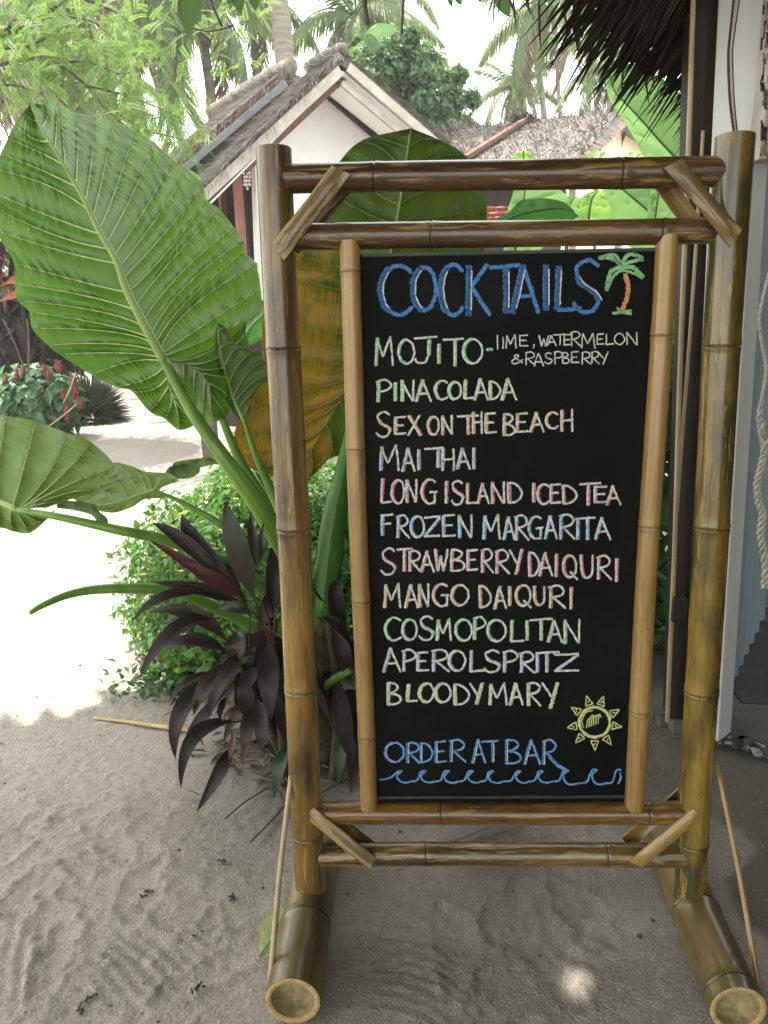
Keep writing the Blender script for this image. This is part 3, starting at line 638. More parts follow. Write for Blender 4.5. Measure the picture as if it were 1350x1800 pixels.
line('chalk_line', [('F', 669, 691, 904, 942), ('R', 696, 720, 906, 946), ('O', 721, 746, 907, 945), ('Z', 745, 774, 907, 944), ('E', 776, 801, 905, 944), ('N', 804, 832, 904, 946), ('M', 849, 880, 904, 948), ('A', 884, 905, 908, 949), ('R', 904, 930, 906, 950), ('G', 928, 955, 907, 948), ('A', 957, 980, 906, 948), ('R', 982, 1011, 904, 948), ('I', 1010, 1019, 911, 949), ('T', 1011, 1047, 910, 949, 1032), ('A', 1045, 1074, 909, 949)], 'sky', 'FROZEN MARGARITA in white and blue chalk', seed=16)
line('chalk_line', [('S', 669, 697, 964, 1010), ('T', 697, 726, 964, 1005, 710), ('R', 717, 740, 968, 1005), ('A', 739, 764, 968, 1006), ('W', 763, 787, 965, 1004), ('B', 791, 817, 965, 1004), ('E', 819, 841, 966, 1004), ('R', 845, 868, 965, 1007), ('R', 870, 896, 967, 1009), ('Y', 894, 918, 965, 1010), ('D', 928, 949, 969, 1014), ('A', 947, 972, 971, 1013), ('I', 973, 981, 973, 1014), ('Q', 988, 1016, 976, 1018), ('U', 1018, 1044, 975, 1016), ('R', 1048, 1075, 977, 1019), ('I', 1079, 1087, 981, 1023)], 'pink', 'STRAWBERRY DAIQURI in white and pink chalk', seed=17)
line('chalk_line', [('M', 674, 705, 1025, 1069), ('A', 711, 735, 1027, 1069), ('N', 735, 755, 1025, 1068), ('G', 760, 790, 1026, 1066), ('O', 792, 824, 1028, 1065), ('D', 841, 864, 1028, 1069), ('A', 868, 891, 1030, 1071), ('I', 891, 898, 1030, 1065), ('Q', 905, 935, 1029, 1068), ('U', 936, 959, 1030, 1064), ('R', 963, 995, 1030, 1069), ('I', 999, 1006, 1032, 1071)], 'orange', 'MANGO DAIQURI in white and orange chalk', seed=18)
line('chalk_line', [('C', 675, 705, 1086, 1126), ('O', 706, 734, 1088, 1126), ('S', 736, 764, 1084, 1125), ('M', 767, 793, 1087, 1126), ('O', 799, 831, 1088, 1127), ('P', 831, 854, 1085, 1125), ('O', 855, 890, 1089, 1128), ('L', 894, 921, 1090, 1129), ('I', 921, 930, 1090, 1126), ('T', 931, 972, 1088, 1126, 950), ('A', 962, 989, 1090, 1129), ('N', 989, 1022, 1088, 1132)], 'green', 'COSMOPOLITAN in white and green chalk', seed=19)
line('chalk_line', [('A', 672, 705, 1138, 1182), ('P', 706, 732, 1142, 1181), ('E', 731, 754, 1147, 1180), ('R', 758, 790, 1142, 1181), ('O', 788, 819, 1143, 1180), ('L', 821, 853, 1143, 1182), ('S', 850, 881, 1143, 1181), ('P', 883, 911, 1144, 1182), ('R', 912, 941, 1146, 1183), ('I', 939, 947, 1146, 1182), ('T', 946, 984, 1146, 1182, 960), ('Z', 974, 1018, 1148, 1181)], 'lilac', 'APEROL SPRITZ in white and lilac chalk', seed=20)
line('chalk_line', [('B', 679, 705, 1199, 1239), ('L', 712, 734, 1202, 1234), ('O', 735, 763, 1201, 1235), ('O', 763, 793, 1201, 1235), ('D', 796, 826, 1201, 1240), ('Y', 824, 848, 1200, 1238), ('M', 859, 891, 1200, 1240), ('A', 895, 920, 1200, 1240), ('R', 925, 951, 1200, 1241), ('Y', 951, 980, 1199, 1246)], 'yellow', 'BLOODY MARY in white and yellow chalk', seed=21)
ob = [('O', 676, 711, 1305, 1340), ('R', 714, 738, 1305, 1342), ('D', 738, 762, 1305, 1341), ('E', 764, 785, 1303, 1341), ('R', 790, 820, 1300, 1340), ('A', 830, 854, 1299, 1342), ('T', 846, 876, 1302, 1340, 866), ('B', 888, 917, 1299, 1343), ('A', 921, 950, 1300, 1344), ('R', 953, 980, 1301, 1345)]
main, thin = letters(ob, 5, 3.4, .4, 5)
chalk_mesh([([(k, 3.5) for k in thin] + [(k, 5.0) for k in main] + [([(962, 1325), (980, 1345), (1000, 1356)], 5)], 'sky', .0012), ([([(x + 1.6, y) for x, y in k], 1.5) for k in main], 'white', .0017)], 'chalk_line', 'ORDER AT BAR in blue chalk', 22)
# waves
wv = []; cr = [705, 747, 788, 830, 866, 914, 953, 997, 1048, 1090]; xs = 667; ys = 1371
for i, c_ in enumerate(cr):
    up = 1355 + (i > 6) * -1 + (i > 7) * -1
    wv.append([(xs, ys), (xs + (c_ - xs) * .45, ys - 3), (c_ - 7, up + 2), (c_ + 2, up)])
    if i < len(cr) - 1:
        nx_ = cr[i + 1]; by = 1376 + (i > 6) * 3
        wv.append([(c_ + 2, up), (c_ - 7, up + 9), (c_ - 2, by - 3), (c_ + 9, by), (c_ + (nx_ - c_) * .45, by - 3)]); xs = c_ + (nx_ - c_) * .42; ys = by - 2
wv.append([(1090, 1357), (1091, 1368), (1087, 1378)])
chalk_mesh([([(k, 3.0) for k in wv], 'sky', .0012)], 'chalk_waves', 'row of curling waves in blue chalk', 24)
# sun
sc_ = (1045, 1270); st = [([(sc_[0] + 27 * math.cos(a), sc_[1] + 26 * math.sin(a)) for a in np.linspace(0, 6.4, 40)], 5.0)]
for k in range(9):
    a = math.radians(-107 + 40 * k - (4 if k % 2 else 0)); q = lambda r, da: (sc_[0] + r * math.cos(a + da), sc_[1] + r * math.sin(a + da))
    st += [([q(33, -.2), q(49, 0)], 2.2), ([q(49, 0), q(33, .22)], 2.2), ([q(33, .22), q(33, -.2)], 2.2), ([q(36, -.05), q(41, .08)], 2.0)]
for k in range(6): st.append(([(1031 + k * 4, 1280 - k * 1.5), (1033 + k * 4, 1266 - k * 2), (1042 + k * 3, 1256 + k)], 2.0))
st.append(([(1026, 1280), (1023, 1266), (1030, 1253), (1042, 1249)], 1.8))
chalk_mesh([(st, 'yellow', .0012)], 'chalk_sun', 'yellow chalk sun with nine triangular rays', 25)
# palm drawing
pt = lambda L_: [(640 + x * .3778, 430 + y * .3778) for x, y in L_]
fr_ = [([(1195, 95), (1150, 62), (1090, 62)], 6.5), ([(1195, 90), (1165, 48), (1095, 58)], 5), ([(1195, 90), (1235, 45), (1300, 62)], 6.5), ([(1195, 100), (1235, 82), (1300, 65)], 6), ([(1200, 100), (1145, 130), (1126, 215)], 7), ([(1200, 115), (1160, 150), (1128, 215)], 5),
       ([(1200, 105), (1255, 108), (1300, 155)], 7.5), ([(1200, 118), (1250, 130), (1298, 155)], 5), ([(1155, 320), (1200, 315), (1245, 322)], 5), ([(1175, 293), (1200, 312), (1245, 305)], 4)]
fr_.append(([(1150, 70), (1175, 75), (1196, 95)], 6))
chalk_mesh([([(pt([(1215, 135), (1228, 190), (1222, 250), (1200, 305)]), 8)], 'orange', .0012), ([(pt(k), w) for k, w in fr_], 'green', .0016)], 'chalk_palm_tree', 'chalk palm tree with orange trunk and green fronds', 26)

# ------------------------------------------------------------------ GIANT TARO (elephant ear)
def rows_interp(R, nsub):
    R = np.array(R, float); k = len(R); out = []; fr = []
    q = np.concatenate([[2 * R[0] - R[1]], R, [2 * R[-1] - R[-2]]])
    for i in range(k - 1):
        for f in np.linspace(0, 1, nsub, endpoint=False):
            p0, p1, p2, p3 = q[i:i + 4]
            out.append(.5 * (2 * p1 + (p2 - p0) * f + (2 * p0 - 5 * p1 + 4 * p2 - p3) * f * f + (3 * p1 - p0 - 3 * p2 + p3) * f ** 3)); fr.append(i + f)
    out.append(R[-1]); fr.append(k - 1.0); return np.array(out), np.array(fr)
def row_leaf(name, parent, sides, depth, mat, fold=(.4, .4), nsub=8, nv=36, quilt=.010, wrinkle=.0035, wave=.012, veins=None, midrib=None, mid_w=(4, 12), vein_w=2.2, age=None, vmat='vein', label=None, seed=0, wfreq=44):
    """leaf surface spanned by its own side veins. sides: lists of rows (root, middle, margin) in photo pixels;
    depth(px,py) -> distance; the blade folds back from the midrib, bulges between the veins and puckers beside them."""
    b = MB(); vb = MB(); rs = np.random.RandomState(seed)
    for si, R in enumerate(sides):
        rr, fr = rows_interp(R, nsub); vv = np.linspace(0, 1, nv + 1)
        s_, c_, e_ = rr[:, 0], rr[:, 1], rr[:, 2]; ct = 2 * c_ - (s_ + e_) / 2
        v = vv[None, :, None]
        pix = s_[:, None] * (1 - v) ** 2 + 2 * ct[:, None] * v * (1 - v) + e_[:, None] * v ** 2
        d0 = depth(pix[..., 0], pix[..., 1]); dist = np.hypot(pix[..., 0] - s_[:, None, 0], pix[..., 1] - s_[:, None, 1]) / F * d0
        f = (fr % 1)[:, None]; fi = fr[:, None]; V_ = vv[None, :]
        env = np.sin(np.pi * np.clip(V_ * .95, 0, 1)) ** .6
        bul = np.sin(np.pi * f) ** .8 * env
        nn = vnoise(fi * 2.3 + 0 * V_, V_ * 9, seed + 3)
        ridge = np.sin(V_ * wfreq + 5 * nn + fi * 2.1) * (np.exp(-f * 3.2) + .45 * np.exp(-(1 - f) * 6)) * np.clip((V_ - .15) * 3, 0, 1) * np.clip((1 - V_) * 8, 0, 1)
        big = (vnoise(fi * 1.3 + 9, V_ * 4, seed + 7) - .5)
        wv_ = np.sin(fi * 2 * np.pi * .5 + seed) * V_ ** 3
        off = quilt * bul * .8 + wrinkle * ridge * (.5 + nn) + quilt * .9 * big * env + wave * wv_
        Yd = d0 + fold[si] * dist + off
        base = np.array([P(*p, 1.0) - C0 for p in pix.reshape(-1, 2)]) * Yd.reshape(-1, 1) + C0
        m = nv + 1; nr = len(rr)
        Fc = [(i * m + j, i * m + j + 1, (i + 1) * m + j + 1, (i + 1) * m + j) for i in range(nr - 1) for j in range(nv)]
        ag = np.zeros(len(base)) if age is None else age(pix[..., 0], pix[..., 1]).ravel()
        b.add(base, Fc if si == 0 else [g[::-1] for g in Fc], np.stack([np.broadcast_to(V_, fi.shape[:1] + (m,)), np.broadcast_to(fi, (nr, m))], -1).reshape(-1, 2), ag)
        if veins is not False:
            g = base.reshape(nr, m, 3)
            for i in range(1, len(R) - 1):
                path = g[i * nsub][::2] .copy(); path -= (path - C0) * .0022
                path = path[: int(len(path) * .97)]
                w0 = pxr(path[0], vein_w * 2); vt, vf, vu = tube(path, np.linspace(w0, w0 * .25, len(path)), 5, False); vb.add(vt, vf, vu)
    o = b.build(name, mat, parent, True, attr='age', label=label)
    if veins is not False: kind(vb.build('veins', M[vmat], o), 'stuff')
    if midrib is not None:
        pts = bez([P(x, y, float(depth(x, y))) for x, y in midrib], 30); pts -= (pts - C0) * .002
        r = np.array([pxr(p, w) for p, w in zip(pts, np.linspace(mid_w[0], mid_w[1], 30))]); vt, vf, vu = tube(pts, r, 8); mk('midrib', vt, vf, M['midrib' if vmat == 'vein' else vmat], o, True, vu)
    return o
base_t = G(560, 1335); taro = thing('giant_taro', 'giant elephant-ear plant with huge quilted leaves, one turning yellow, behind the bamboo stand', 'plant', (base_t[0], base_t[1], 0))
Zm = lambda L_: [tuple((x * .3407, 180 + y * .3407) for x, y in r) for r in L_]
tip = (165, 15)
Lr = Zm([(tip, (150, 8), (165, 0)), ((200, 90), (165, 90), (118, 50)), ((255, 195), (180, 190), (75, 112)), ((310, 320), (200, 255), (40, 185)), ((370, 435), (215, 350), (5, 262)), ((435, 560), (250, 430), (-30, 345)), ((500, 680), (290, 600), (-22, 470)),
         ((540, 755), (300, 690), (-5, 555)), ((580, 830), (330, 770), (-18, 660)), ((645, 980), (400, 920), (70, 828)), ((700, 1075), (450, 1000), (75, 935)), ((745, 1165), (520, 1080), (92, 1022)), ((775, 1220), (560, 1150), (150, 1080)), ((800, 1270), (620, 1190), (165, 1165)), ((820, 1305), (640, 1250), (245, 1252)),
         ((835, 1330), (680, 1295), (305, 1300)), ((843, 1338), (690, 1335), (470, 1405)), ((850, 1360), (760, 1425), (600, 1468)), ((862, 1420), (790, 1480), (680, 1490)), ((870, 1465), (820, 1540), (768, 1592)), ((885, 1500), (880, 1570), (850, 1632)), ((895, 1530), (915, 1600), (925, 1690)), ((905, 1540), (960, 1610), (1012, 1655)), ((890, 1500), (940, 1560), (985, 1600)), ((862, 1420), (880, 1450), (905, 1490)), ((850, 1350), (865, 1380), (885, 1440))])
Rr = Zm([(tip, (190, 5), (165, 0)), ((230, 130), (245, 60), (220, 2)), ((280, 240), (290, 120), (290, 10)), ((335, 330), (325, 200), (310, 25)), ((390, 425), (400, 250), (400, 55)), ((440, 512), (468, 330), (490, 72)), ((482, 590), (530, 380), (590, 100)), ((525, 657), (600, 440), (692, 150)), ((560, 725), (680, 480), (800, 210)), ((597, 790), (745, 555), (890, 300)),
         ((630, 850), (790, 620), (965, 345)), ((660, 910), (835, 690), (1045, 430)), ((695, 980), (870, 760), (1062, 500)), ((735, 1050), (880, 820), (1130, 548)), ((780, 1130), (915, 900), (1205, 640)), ((820, 1205), (945, 960), (1252, 715)), ((843, 1250), (960, 1030), (1262, 770)), ((865, 1295), (960, 1085), (1318, 830)),
         ((872, 1303), (1020, 1170), (1345, 960)), ((880, 1312), (1060, 1225), (1345, 1082)), ((890, 1325), (1050, 1300), (1285, 1120)), ((960, 1350), (1120, 1320), (1268, 1190)), ((1000, 1370), (1140, 1370), (1290, 1280)), ((1040, 1400), (1170, 1420), (1270, 1440)), ((1075, 1450), (1150, 1490), (1215, 1562)), ((1085, 1500), (1130, 1560), (1165, 1622)), ((1085, 1510), (1090, 1590), (1110, 1648)),
         ((1060, 1430), (1050, 1540), (1048, 1642)), ((1010, 1380), (1000, 1480), (1010, 1580)), ((950, 1345), (950, 1440), (960, 1520)), ((895, 1326), (905, 1370), (915, 1420))])
def snap(R):
    ym = [p[1] for p in mid_px]; xm = [p[0] for p in mid_px]
    return [((float(np.interp(s[1], ym, xm)), s[1]), c, e) if s[1] < 636 else (s, c, e) for s, c, e in R]
dep_big = lambda x, y: 2.42 - .0004 * (637 - y) + .0000009 * (637 - y) ** 2 + 0 * x
mid_px = Zm([((165, 25), (215, 130), (330, 320)), ((440, 515), (510, 660), (600, 815)), ((650, 960), (740, 1140), (850, 1340))])
mid_px = [p for r in mid_px for p in r]
row_leaf('leaf', taro, [snap(Lr), snap(Rr)], dep_big, M['leaf_big'], (.45, 1.45), 8, 54, .020, .0080, .012, midrib=mid_px, mid_w=(3, 17), vein_w=1.9, label='huge upright green leaf with pale ribs', seed=1, wfreq=58)
# old yellowing leaf behind the board
YL = [((722, 226), (721, 226), (720, 226)), ((718, 260), (690, 250), (655, 240)), ((712, 310), (672, 262), (628, 252)), ((704, 360), (650, 330), (604, 275)), ((697, 392), (650, 378), (565, 330)), ((690, 430), (610, 410), (530, 390)), ((680, 480), (600, 470), (505, 440)), ((668, 535), (600, 510), (482, 490)), ((655, 590), (590, 585), (464, 545)),
      ((648, 620), (580, 640), (462, 610)), ((640, 650), (560, 680), (470, 665)), ((620, 675), (540, 720), (434, 698)), ((600, 705), (520, 750), (412, 762)), ((575, 745), (520, 780), (418, 800)), ((555, 785), (500, 810), (450, 828)), ((545, 800), (525, 820), (500, 838)), ((548, 790), (550, 815), (546, 838)), ((575, 745), (585, 785), (577, 808)), ((600, 705), (612, 760), (602, 797)), ((625, 670), (640, 720), (640, 762))]
YR = [((722, 226), (723, 226), (724, 226)), ((718, 260), (745, 245), (775, 247)), ((712, 310), (760, 280), (815, 272)), ((704, 360), (770, 330), (848, 320)), ((697, 392), (780, 380), (856, 372)), ((680, 480), (790, 470), (850, 440)), ((660, 560), (770, 560), (835, 520)), ((648, 620), (740, 640), (790, 620)), ((645, 640), (700, 700), (730, 730)), ((645, 645), (680, 720), (690, 760))]
aget = lambda x, y: np.clip(.62 - ((x - 520) / 165.) * .75 + (y - 420) / 700. - np.clip((x - 560) / 60, 0, 1) * np.clip((y - 690) / 40, 0, 1) * 1.2 - np.clip((430 - y) / 200, 0, 1) * .5 + np.clip((510 - x) / 60, 0, 1) * .35, -.6, .95)
row_leaf('leaf', taro, [YL, YR], lambda x, y: 2.62 - .0002 * (640 - y) + 0 * x, M['leaf_old'], (.15, .35), 8, 40, .014, .0045, .014, midrib=[(722, 228), (712, 300), (698, 390), (680, 480), (660, 560), (645, 640)], mid_w=(4, 13), vein_w=1.9, age=aget, vmat='vein_dark', label='old leaf turning orange at its lower lobe', seed=5)
F2l = [((382, 571), (382, 571), (381, 572)), ((385, 600), (382, 602), (378, 604)), ((394, 645), (388, 648), (383, 648)), ((410, 698), (404, 702), (398, 704)), ((428, 738), (424, 738), (420, 738))]
F2r = [((382, 571), (383, 569), (384, 568)), ((385, 582), (391, 577), (399, 578)), ((388, 610), (405, 602), (414, 604)), ((394, 645), (415, 612), (432, 617)), ((402, 672), (430, 628), (455, 619)), ((410, 698), (440, 650), (467, 638)), ((414, 705), (445, 672), (470, 664)), ((420, 716), (440, 693), (455, 682)), ((428, 730), (437, 714), (440, 700)), ((434, 738), (438, 726), (442, 716))]
row_leaf('leaf', taro, [F2l, F2r], lambda x, y: 2.55 + 0 * x, M['leaf_back'], (.3, .3), 8, 20, .008, .003, .004, midrib=[(382, 571), (385, 600), (394, 645), (410, 698), (430, 742)], mid_w=(2, 7), vein_w=1.3, seed=6)
L5a = [((-180, 800), (-180, 795), (-182, 790)), ((-100, 835), (-90, 780), (-80, 738)), ((-40, 865), (-35, 790), (-20, 727)), ((-5, 882), (0, 800), (12, 731)), ((22, 893), (45, 810), (63, 741)), ((30, 896), (80, 840), (118, 761)), ((34, 896), (105, 840), (160, 777)), ((36, 896), (125, 850), (201, 822)), ((40, 896), (115, 868), (165, 862)), ((42, 897), (85, 883), (118, 880)), ((42, 897), (60, 893), (80, 893))]
L5b = [((-180, 800), (-178, 806), (-176, 812)), ((-100, 835), (-95, 870), (-90, 905)), ((-40, 865), (-40, 900), (-35, 938)), ((-5, 882), (-4, 905), (0, 928)), ((20, 893), (18, 915), (23, 934)), ((28, 896), (40, 918), (52, 937)), ((34, 898), (60, 914), (78, 917)), ((40, 898), (70, 902), (98, 897))]
row_leaf('leaf', taro, [L5a, L5b], lambda x, y: 2.25 - .0006 * (x - 32) + .0012 * (897 - y), M['leaf_mid'], (.25, .3), 8, 34, .014, .005, .012, midrib=[(-180, 800), (-100, 835), (-40, 865), (32, 897)], mid_w=(5, 12), vein_w=1.6, seed=7)
L6a = [((150, 893), (140, 885), (128, 876)), ((175, 889), (160, 875), (148, 866)), ((200, 885), (185, 860), (160, 845)), ((225, 877), (208, 848), (182, 822)), ((245, 870), (228, 840), (203, 813)), ((258, 866), (247, 838), (230, 819)), ((267, 863), (262, 842), (257, 829)), ((272, 862), (282, 845), (297, 832)), ((274, 862), (296, 852), (315, 846))]
L6b = [((150, 893), (152, 894), (150, 896)), ((175, 889), (172, 894), (166, 893)), ((200, 885), (192, 893), (178, 899)), ((225, 877), (214, 890), (203, 901)), ((245, 870), (240, 882), (233, 891)), ((258, 866), (256, 872), (253, 878)), ((268, 863), (272, 872), (274, 876)), ((274, 862), (285, 870), (292, 876))]
row_leaf('leaf', taro, [L6a, L6b], lambda x, y: 2.45 - .0005 * (x - 273) + .001 * (862 - y), M['leaf_pale'], (.3, .3), 7, 24, .010, .004, .008, midrib=[(150, 893), (200, 885), (245, 870), (273, 862)], mid_w=(2, 6), vein_w=1.2, age=lambda x, y: np.clip((y - 868) / 40, -.3, .5), seed=8, label='paler lower leaf with a yellow edge')
for k, (R1, d_) in enumerate(((([((38, 893), (38, 893), (38, 893)), ((60, 886), (62, 884), (64, 882)), ((95, 884), (100, 880), (104, 880)), ((130, 886), (140, 882), (150, 884)), ((160, 893), (165, 888), (160, 890)), ((172, 900), (174, 905), (176, 910)), ((188, 922), (189, 922), (190, 923))]), 2.22),
        (([((388, 815), (394, 812), (393, 808)), ((370, 818), (372, 808), (368, 804)), ((350, 822), (345, 810), (350, 805)), ((330, 826), (325, 815), (332, 808)), ((312, 828), (306, 818), (308, 812)), ((306, 832), (302, 826), (304, 822))]), 2.6),
        (([((350, 832), (352, 820), (350, 812)), ((335, 840), (330, 826), (325, 815)), ((312, 842), (306, 832), (300, 820)), ((296, 842), (292, 832), (296, 822)), ((280, 862), (276, 856), (280, 850))]), 2.6),
        (([((100, 893), (100, 888), (98, 884)), ((130, 897), (135, 888), (140, 884)), ((160, 905), (166, 893), (165, 886)), ((172, 918), (178, 905), (170, 896)), ((188, 924), (190, 916), (186, 908))]), 2.2))):
    row_leaf('leaf', taro, [R1], lambda x, y, d_=d_: d_ + 0 * x, M['leaf_back'], (.2, .2), 6, 8, .006, .002, .01, veins=False, label='small curled leaf', seed=30 + k)
def stalk(pts, ws, mat, parent, name='petiole', n=34, seg=14, label=None):
    q = bez([P(*p) for p in pts], n); w = np.interp(np.linspace(0, 1, n), np.linspace(0, 1, len(ws)), ws)
    v_, f_, u_ = tube(q, [pxr(p, a) for p, a in zip(q, w)], seg); return mk(name, v_, f_, M[mat], parent, True, u_, label=label)
stalk([(289, 634, 2.415), (330, 712, 2.39), (390, 800, 2.36), (455, 890, 2.38), (510, 985, 2.42), (550, 1100, 2.45)], [17, 20, 27, 34, 42, 48], 'petiole', taro)
stalk([(430, 742, 2.55), (450, 800, 2.55), (485, 880, 2.55), (530, 980, 2.5)], [7, 12, 18, 24], 'petiole', taro)
stalk([(378, 700, 2.6), (398, 755, 2.6), (430, 825, 2.6), (480, 905, 2.58), (540, 1010, 2.5)], [10, 14, 18, 22, 26], 'petiole', taro)
stalk([(645, 640, 2.62), (628, 720, 2.6), (605, 830, 2.55), (585, 930, 2.5), (566, 1080, 2.45)], [14, 24, 34, 46, 56], 'petiole_b', taro)
stalk([(32, 897, 2.24), (100, 908, 2.2), (200, 930, 2.2), (300, 952, 2.28), (400, 995, 2.36), (530, 1090, 2.45)], [11, 13, 17, 20, 24, 30], 'petiole', taro)
stalk([(273, 862, 2.45), (330, 888, 2.45), (400, 930, 2.46), (500, 1010, 2.47)], [6, 9, 14, 20], 'petiole', taro)
stalk([(52, 1078, 2.05), (75, 1064, 2.08), (125, 1044, 2.14), (190, 1035, 2.2), (300, 1038, 2.28), (380, 1068, 2.34), (460, 1110, 2.4), (550, 1180, 2.45)], [8, 11, 14, 17, 20, 22, 24, 28], 'petiole', taro, label='leafless cut stalk arching over the sand')
stalk([(450, 830, 2.7), (480, 880, 2.68), (520, 960, 2.6), (555, 1080, 2.5)], [5, 14, 20, 26], 'petiole_b', taro)
stalk([(617, 1178, 2.35), (590, 1192, 2.38), (562, 1215, 2.45)], [12, 15, 14], 'petiole', taro)
q = bez([A(base_t[0] + .02, base_t[1], -.02), P(556, 1240, 2.46), P(560, 1150, 2.46), P(560, 1060, 2.47)], 40)
rr_ = .055 * (1 + .12 * np.sin(np.arange(40) * 1.9)); v_, f_, u_ = tube(q, rr_, 16); mk('trunk', v_, f_, M['trunk'], taro, True, u_)

# ------------------------------------------------------------------ DARK CORDYLINE
ti_b = G(505, 1370); ti = thing('dark_cordyline', 'purple-black cordyline with drooping blades, some dull red, beside the left bamboo post', 'plant', (ti_b[0], ti_b[1], 0))
def blade(p0, p1, p2, w, mat, parent, name='leaf', n=14, fold=.35, facing=None, label=None, pet=.12, curl=0, mb=None):
    """lance-shaped blade through three 3D points, channelled along its midrib"""
    p0, p1, p2 = map(lambda p: np.asarray(p, float), (p0, p1, p2)); ct = 2 * p1 - (p0 + p2) / 2
    t = np.linspace(0, 1, n)[:, None]; C = p0 * (1 - t) ** 2 + 2 * ct * t * (1 - t) + p2 * t * t
    T = np.gradient(C, axis=0); T /= np.linalg.norm(T, axis=1)[:, None] + 1e-9
    fc = (C0 - C) if facing is None else np.broadcast_to(np.asarray(facing, float), C.shape)
    Sd = np.cross(T, fc); Sd /= np.linalg.norm(Sd, axis=1)[:, None] + 1e-9; Nn = np.cross(Sd, T)
    tt = t[:, 0]; pr = np.clip((tt - pet) / (1 - pet), 0, 1); wd = w * (np.sin(np.pi * np.clip(pr, 0, 1) ** .75) ** .8) * (1 - .15 * pr); wd = np.maximum(wd, w * .09 * (1 - tt)); wd[-1] = w * .004
    cols = []
    for a in (-1, -.5, 0, .5, 1):
        cols.append(C + Sd * (a * wd)[:, None] + Nn * (fold * abs(a) * wd + curl * a * wd)[:, None] + Nn * (.04 * w * np.sin(tt * 22 + a * 3) * abs(a))[:, None])
    V = np.stack(cols, 1).reshape(-1, 3); uv_ = np.stack(np.broadcast_arrays(np.array([-1, -.5, 0, .5, 1.])[None, :] , tt[:, None] * 3), -1).reshape(-1, 2) + random.random() * 9; Fc = [(i * 5 + j, i * 5 + j + 1, i * 5 + 6 + j, i * 5 + 5 + j) for i in range(n - 1) for j in range(4)]
    if mb is not None: mb.add(V, Fc); return
    return mk(name, V, Fc, mat, parent, True, uv_, label=label)
TZ = lambda z: (200 + z[0] / 3, 850 + z[1] / 3)
TI = [((760, 660), (650, 330), (588, 95), 130, 'ti_mid', 0), ((700, 600), (450, 330), (360, 165), 100, 'ti_dark', .05), ((600, 520), (390, 320), (200, 205), 85, 'ti_dark', .02), ((690, 620), (430, 450), (190, 300), 75, 'ti_red', .0), ((700, 610), (530, 510), (340, 400), 95, 'ti_red', -.03),
      ((700, 640), (460, 560), (200, 520), 80, 'ti_dark', -.05), ((560, 580), (280, 590), (90, 742), 60, 'ti_dark', -.1), ((620, 860), (420, 690), (180, 680), 95, 'ti_mid', -.02), ((560, 710), (320, 780), (130, 1035), 95, 'ti_dark', -.15), ((620, 910), (430, 830), (230, 880), 85, 'ti_dark', -.05),
      ((740, 890), (600, 1000), (500, 1250), 90, 'ti_dark', -.12), ((650, 930), (500, 1060), (420, 1225), 110, 'ti_dark', -.1), ((590, 1000), (370, 1180), (325, 1455), 105, 'ti_dark', -.15), ((680, 1258), (430, 1330), (355, 1612), 85, 'ti_dark', -.15), ((620, 1375), (560, 1520), (435, 1735), 80, 'ti_dark', -.12),
      ((815, 830), (815, 1010), (828, 1252), 125, 'ti_dark', -.14), ((760, 1130), (780, 1260), (780, 1418), 95, 'ti_dark', -.12), ((740, 1160), (705, 1290), (680, 1410), 85, 'ti_dark', -.1), ((840, 720), (840, 510), (830, 330), 100, 'ti_dark', .08), ((770, 480), (735, 300), (725, 145), 55, 'ti_mid', .1), ((775, 440), (780, 320), (790, 205), 45, 'ti_mid', .12),
      ((940, 1370), (880, 1480), (843, 1668), 85, 'ti_green', -.1), ((1230, 830), (1170, 620), (1195, 430), 95, 'ti_dark', .05), ((1090, 700), (1180, 750), (1250, 860), 70, 'ti_dark', -.02), ((1150, 760), (1210, 900), (1245, 1060), 100, 'ti_dark', -.05), ((1190, 1000), (1210, 1250), (1275, 1490), 115, 'ti_dark', -.1), ((1190, 1290), (1200, 1420), (1178, 1592), 75, 'ti_green', -.1), ((1240, 1330), (1260, 1450), (1250, 1640), 75, 'ti_dark', -.1),
      ((560, 1000), (400, 1040), (285, 1165), 45, 'ti_dark', -.1), ((600, 1080), (460, 1240), (372, 1370), 65, 'ti_dark', -.06), ((650, 760), (650, 860), (640, 930), 120, 'ti_mid', -.02), ((740, 690), (640, 650), (545, 660), 70, 'ti_mid', -.02), ((610, 1120), (565, 1180), (565, 1255), 40, 'ti_dark', -.05), ((920, 650), (880, 665), (835, 700), 36, 'ti_dark', -.04),
      ((700, 640), (600, 470), (530, 380), 60, 'ti_dark', .08), ((680, 1000), (700, 1140), (720, 1290), 100, 'ti_dark', .0), ((860, 1100), (900, 1250), (930, 1380), 90, 'ti_dark', .02), ((800, 950), (700, 1050), (640, 1180), 90, 'ti_dark', .05), ((880, 900), (940, 1050), (930, 1250), 100, 'ti_dark', .1), ((640, 1000), (560, 1080), (520, 1190), 80, 'ti_dark', .06),
      ((1100, 950), (1130, 1120), (1120, 1320), 110, 'ti_dark', .12), ((1000, 1000), (1060, 1200), (1080, 1400), 100, 'ti_dark', .14), ((760, 780), (820, 640), (880, 480), 90, 'ti_dark', .12), ((640, 1290), (625, 1380), (610, 1450), 40, 'ti_dry', -.1), ((700, 1280), (690, 1400), (672, 1480), 42, 'ti_dry', -.1), ((680, 1190), (620, 1200), (570, 1255), 36, 'ti_dry', -.08),
      ((560, 860), (430, 820), (330, 850), 70, 'ti_dark', .03), ((520, 730), (400, 720), (240, 745), 55, 'ti_dark', .04), ((1130, 640), (1090, 560), (1085, 470), 60, 'ti_dark', .08), ((300, 1150), (330, 1130), (290, 1180), 30, 'ti_dark', -.1)]
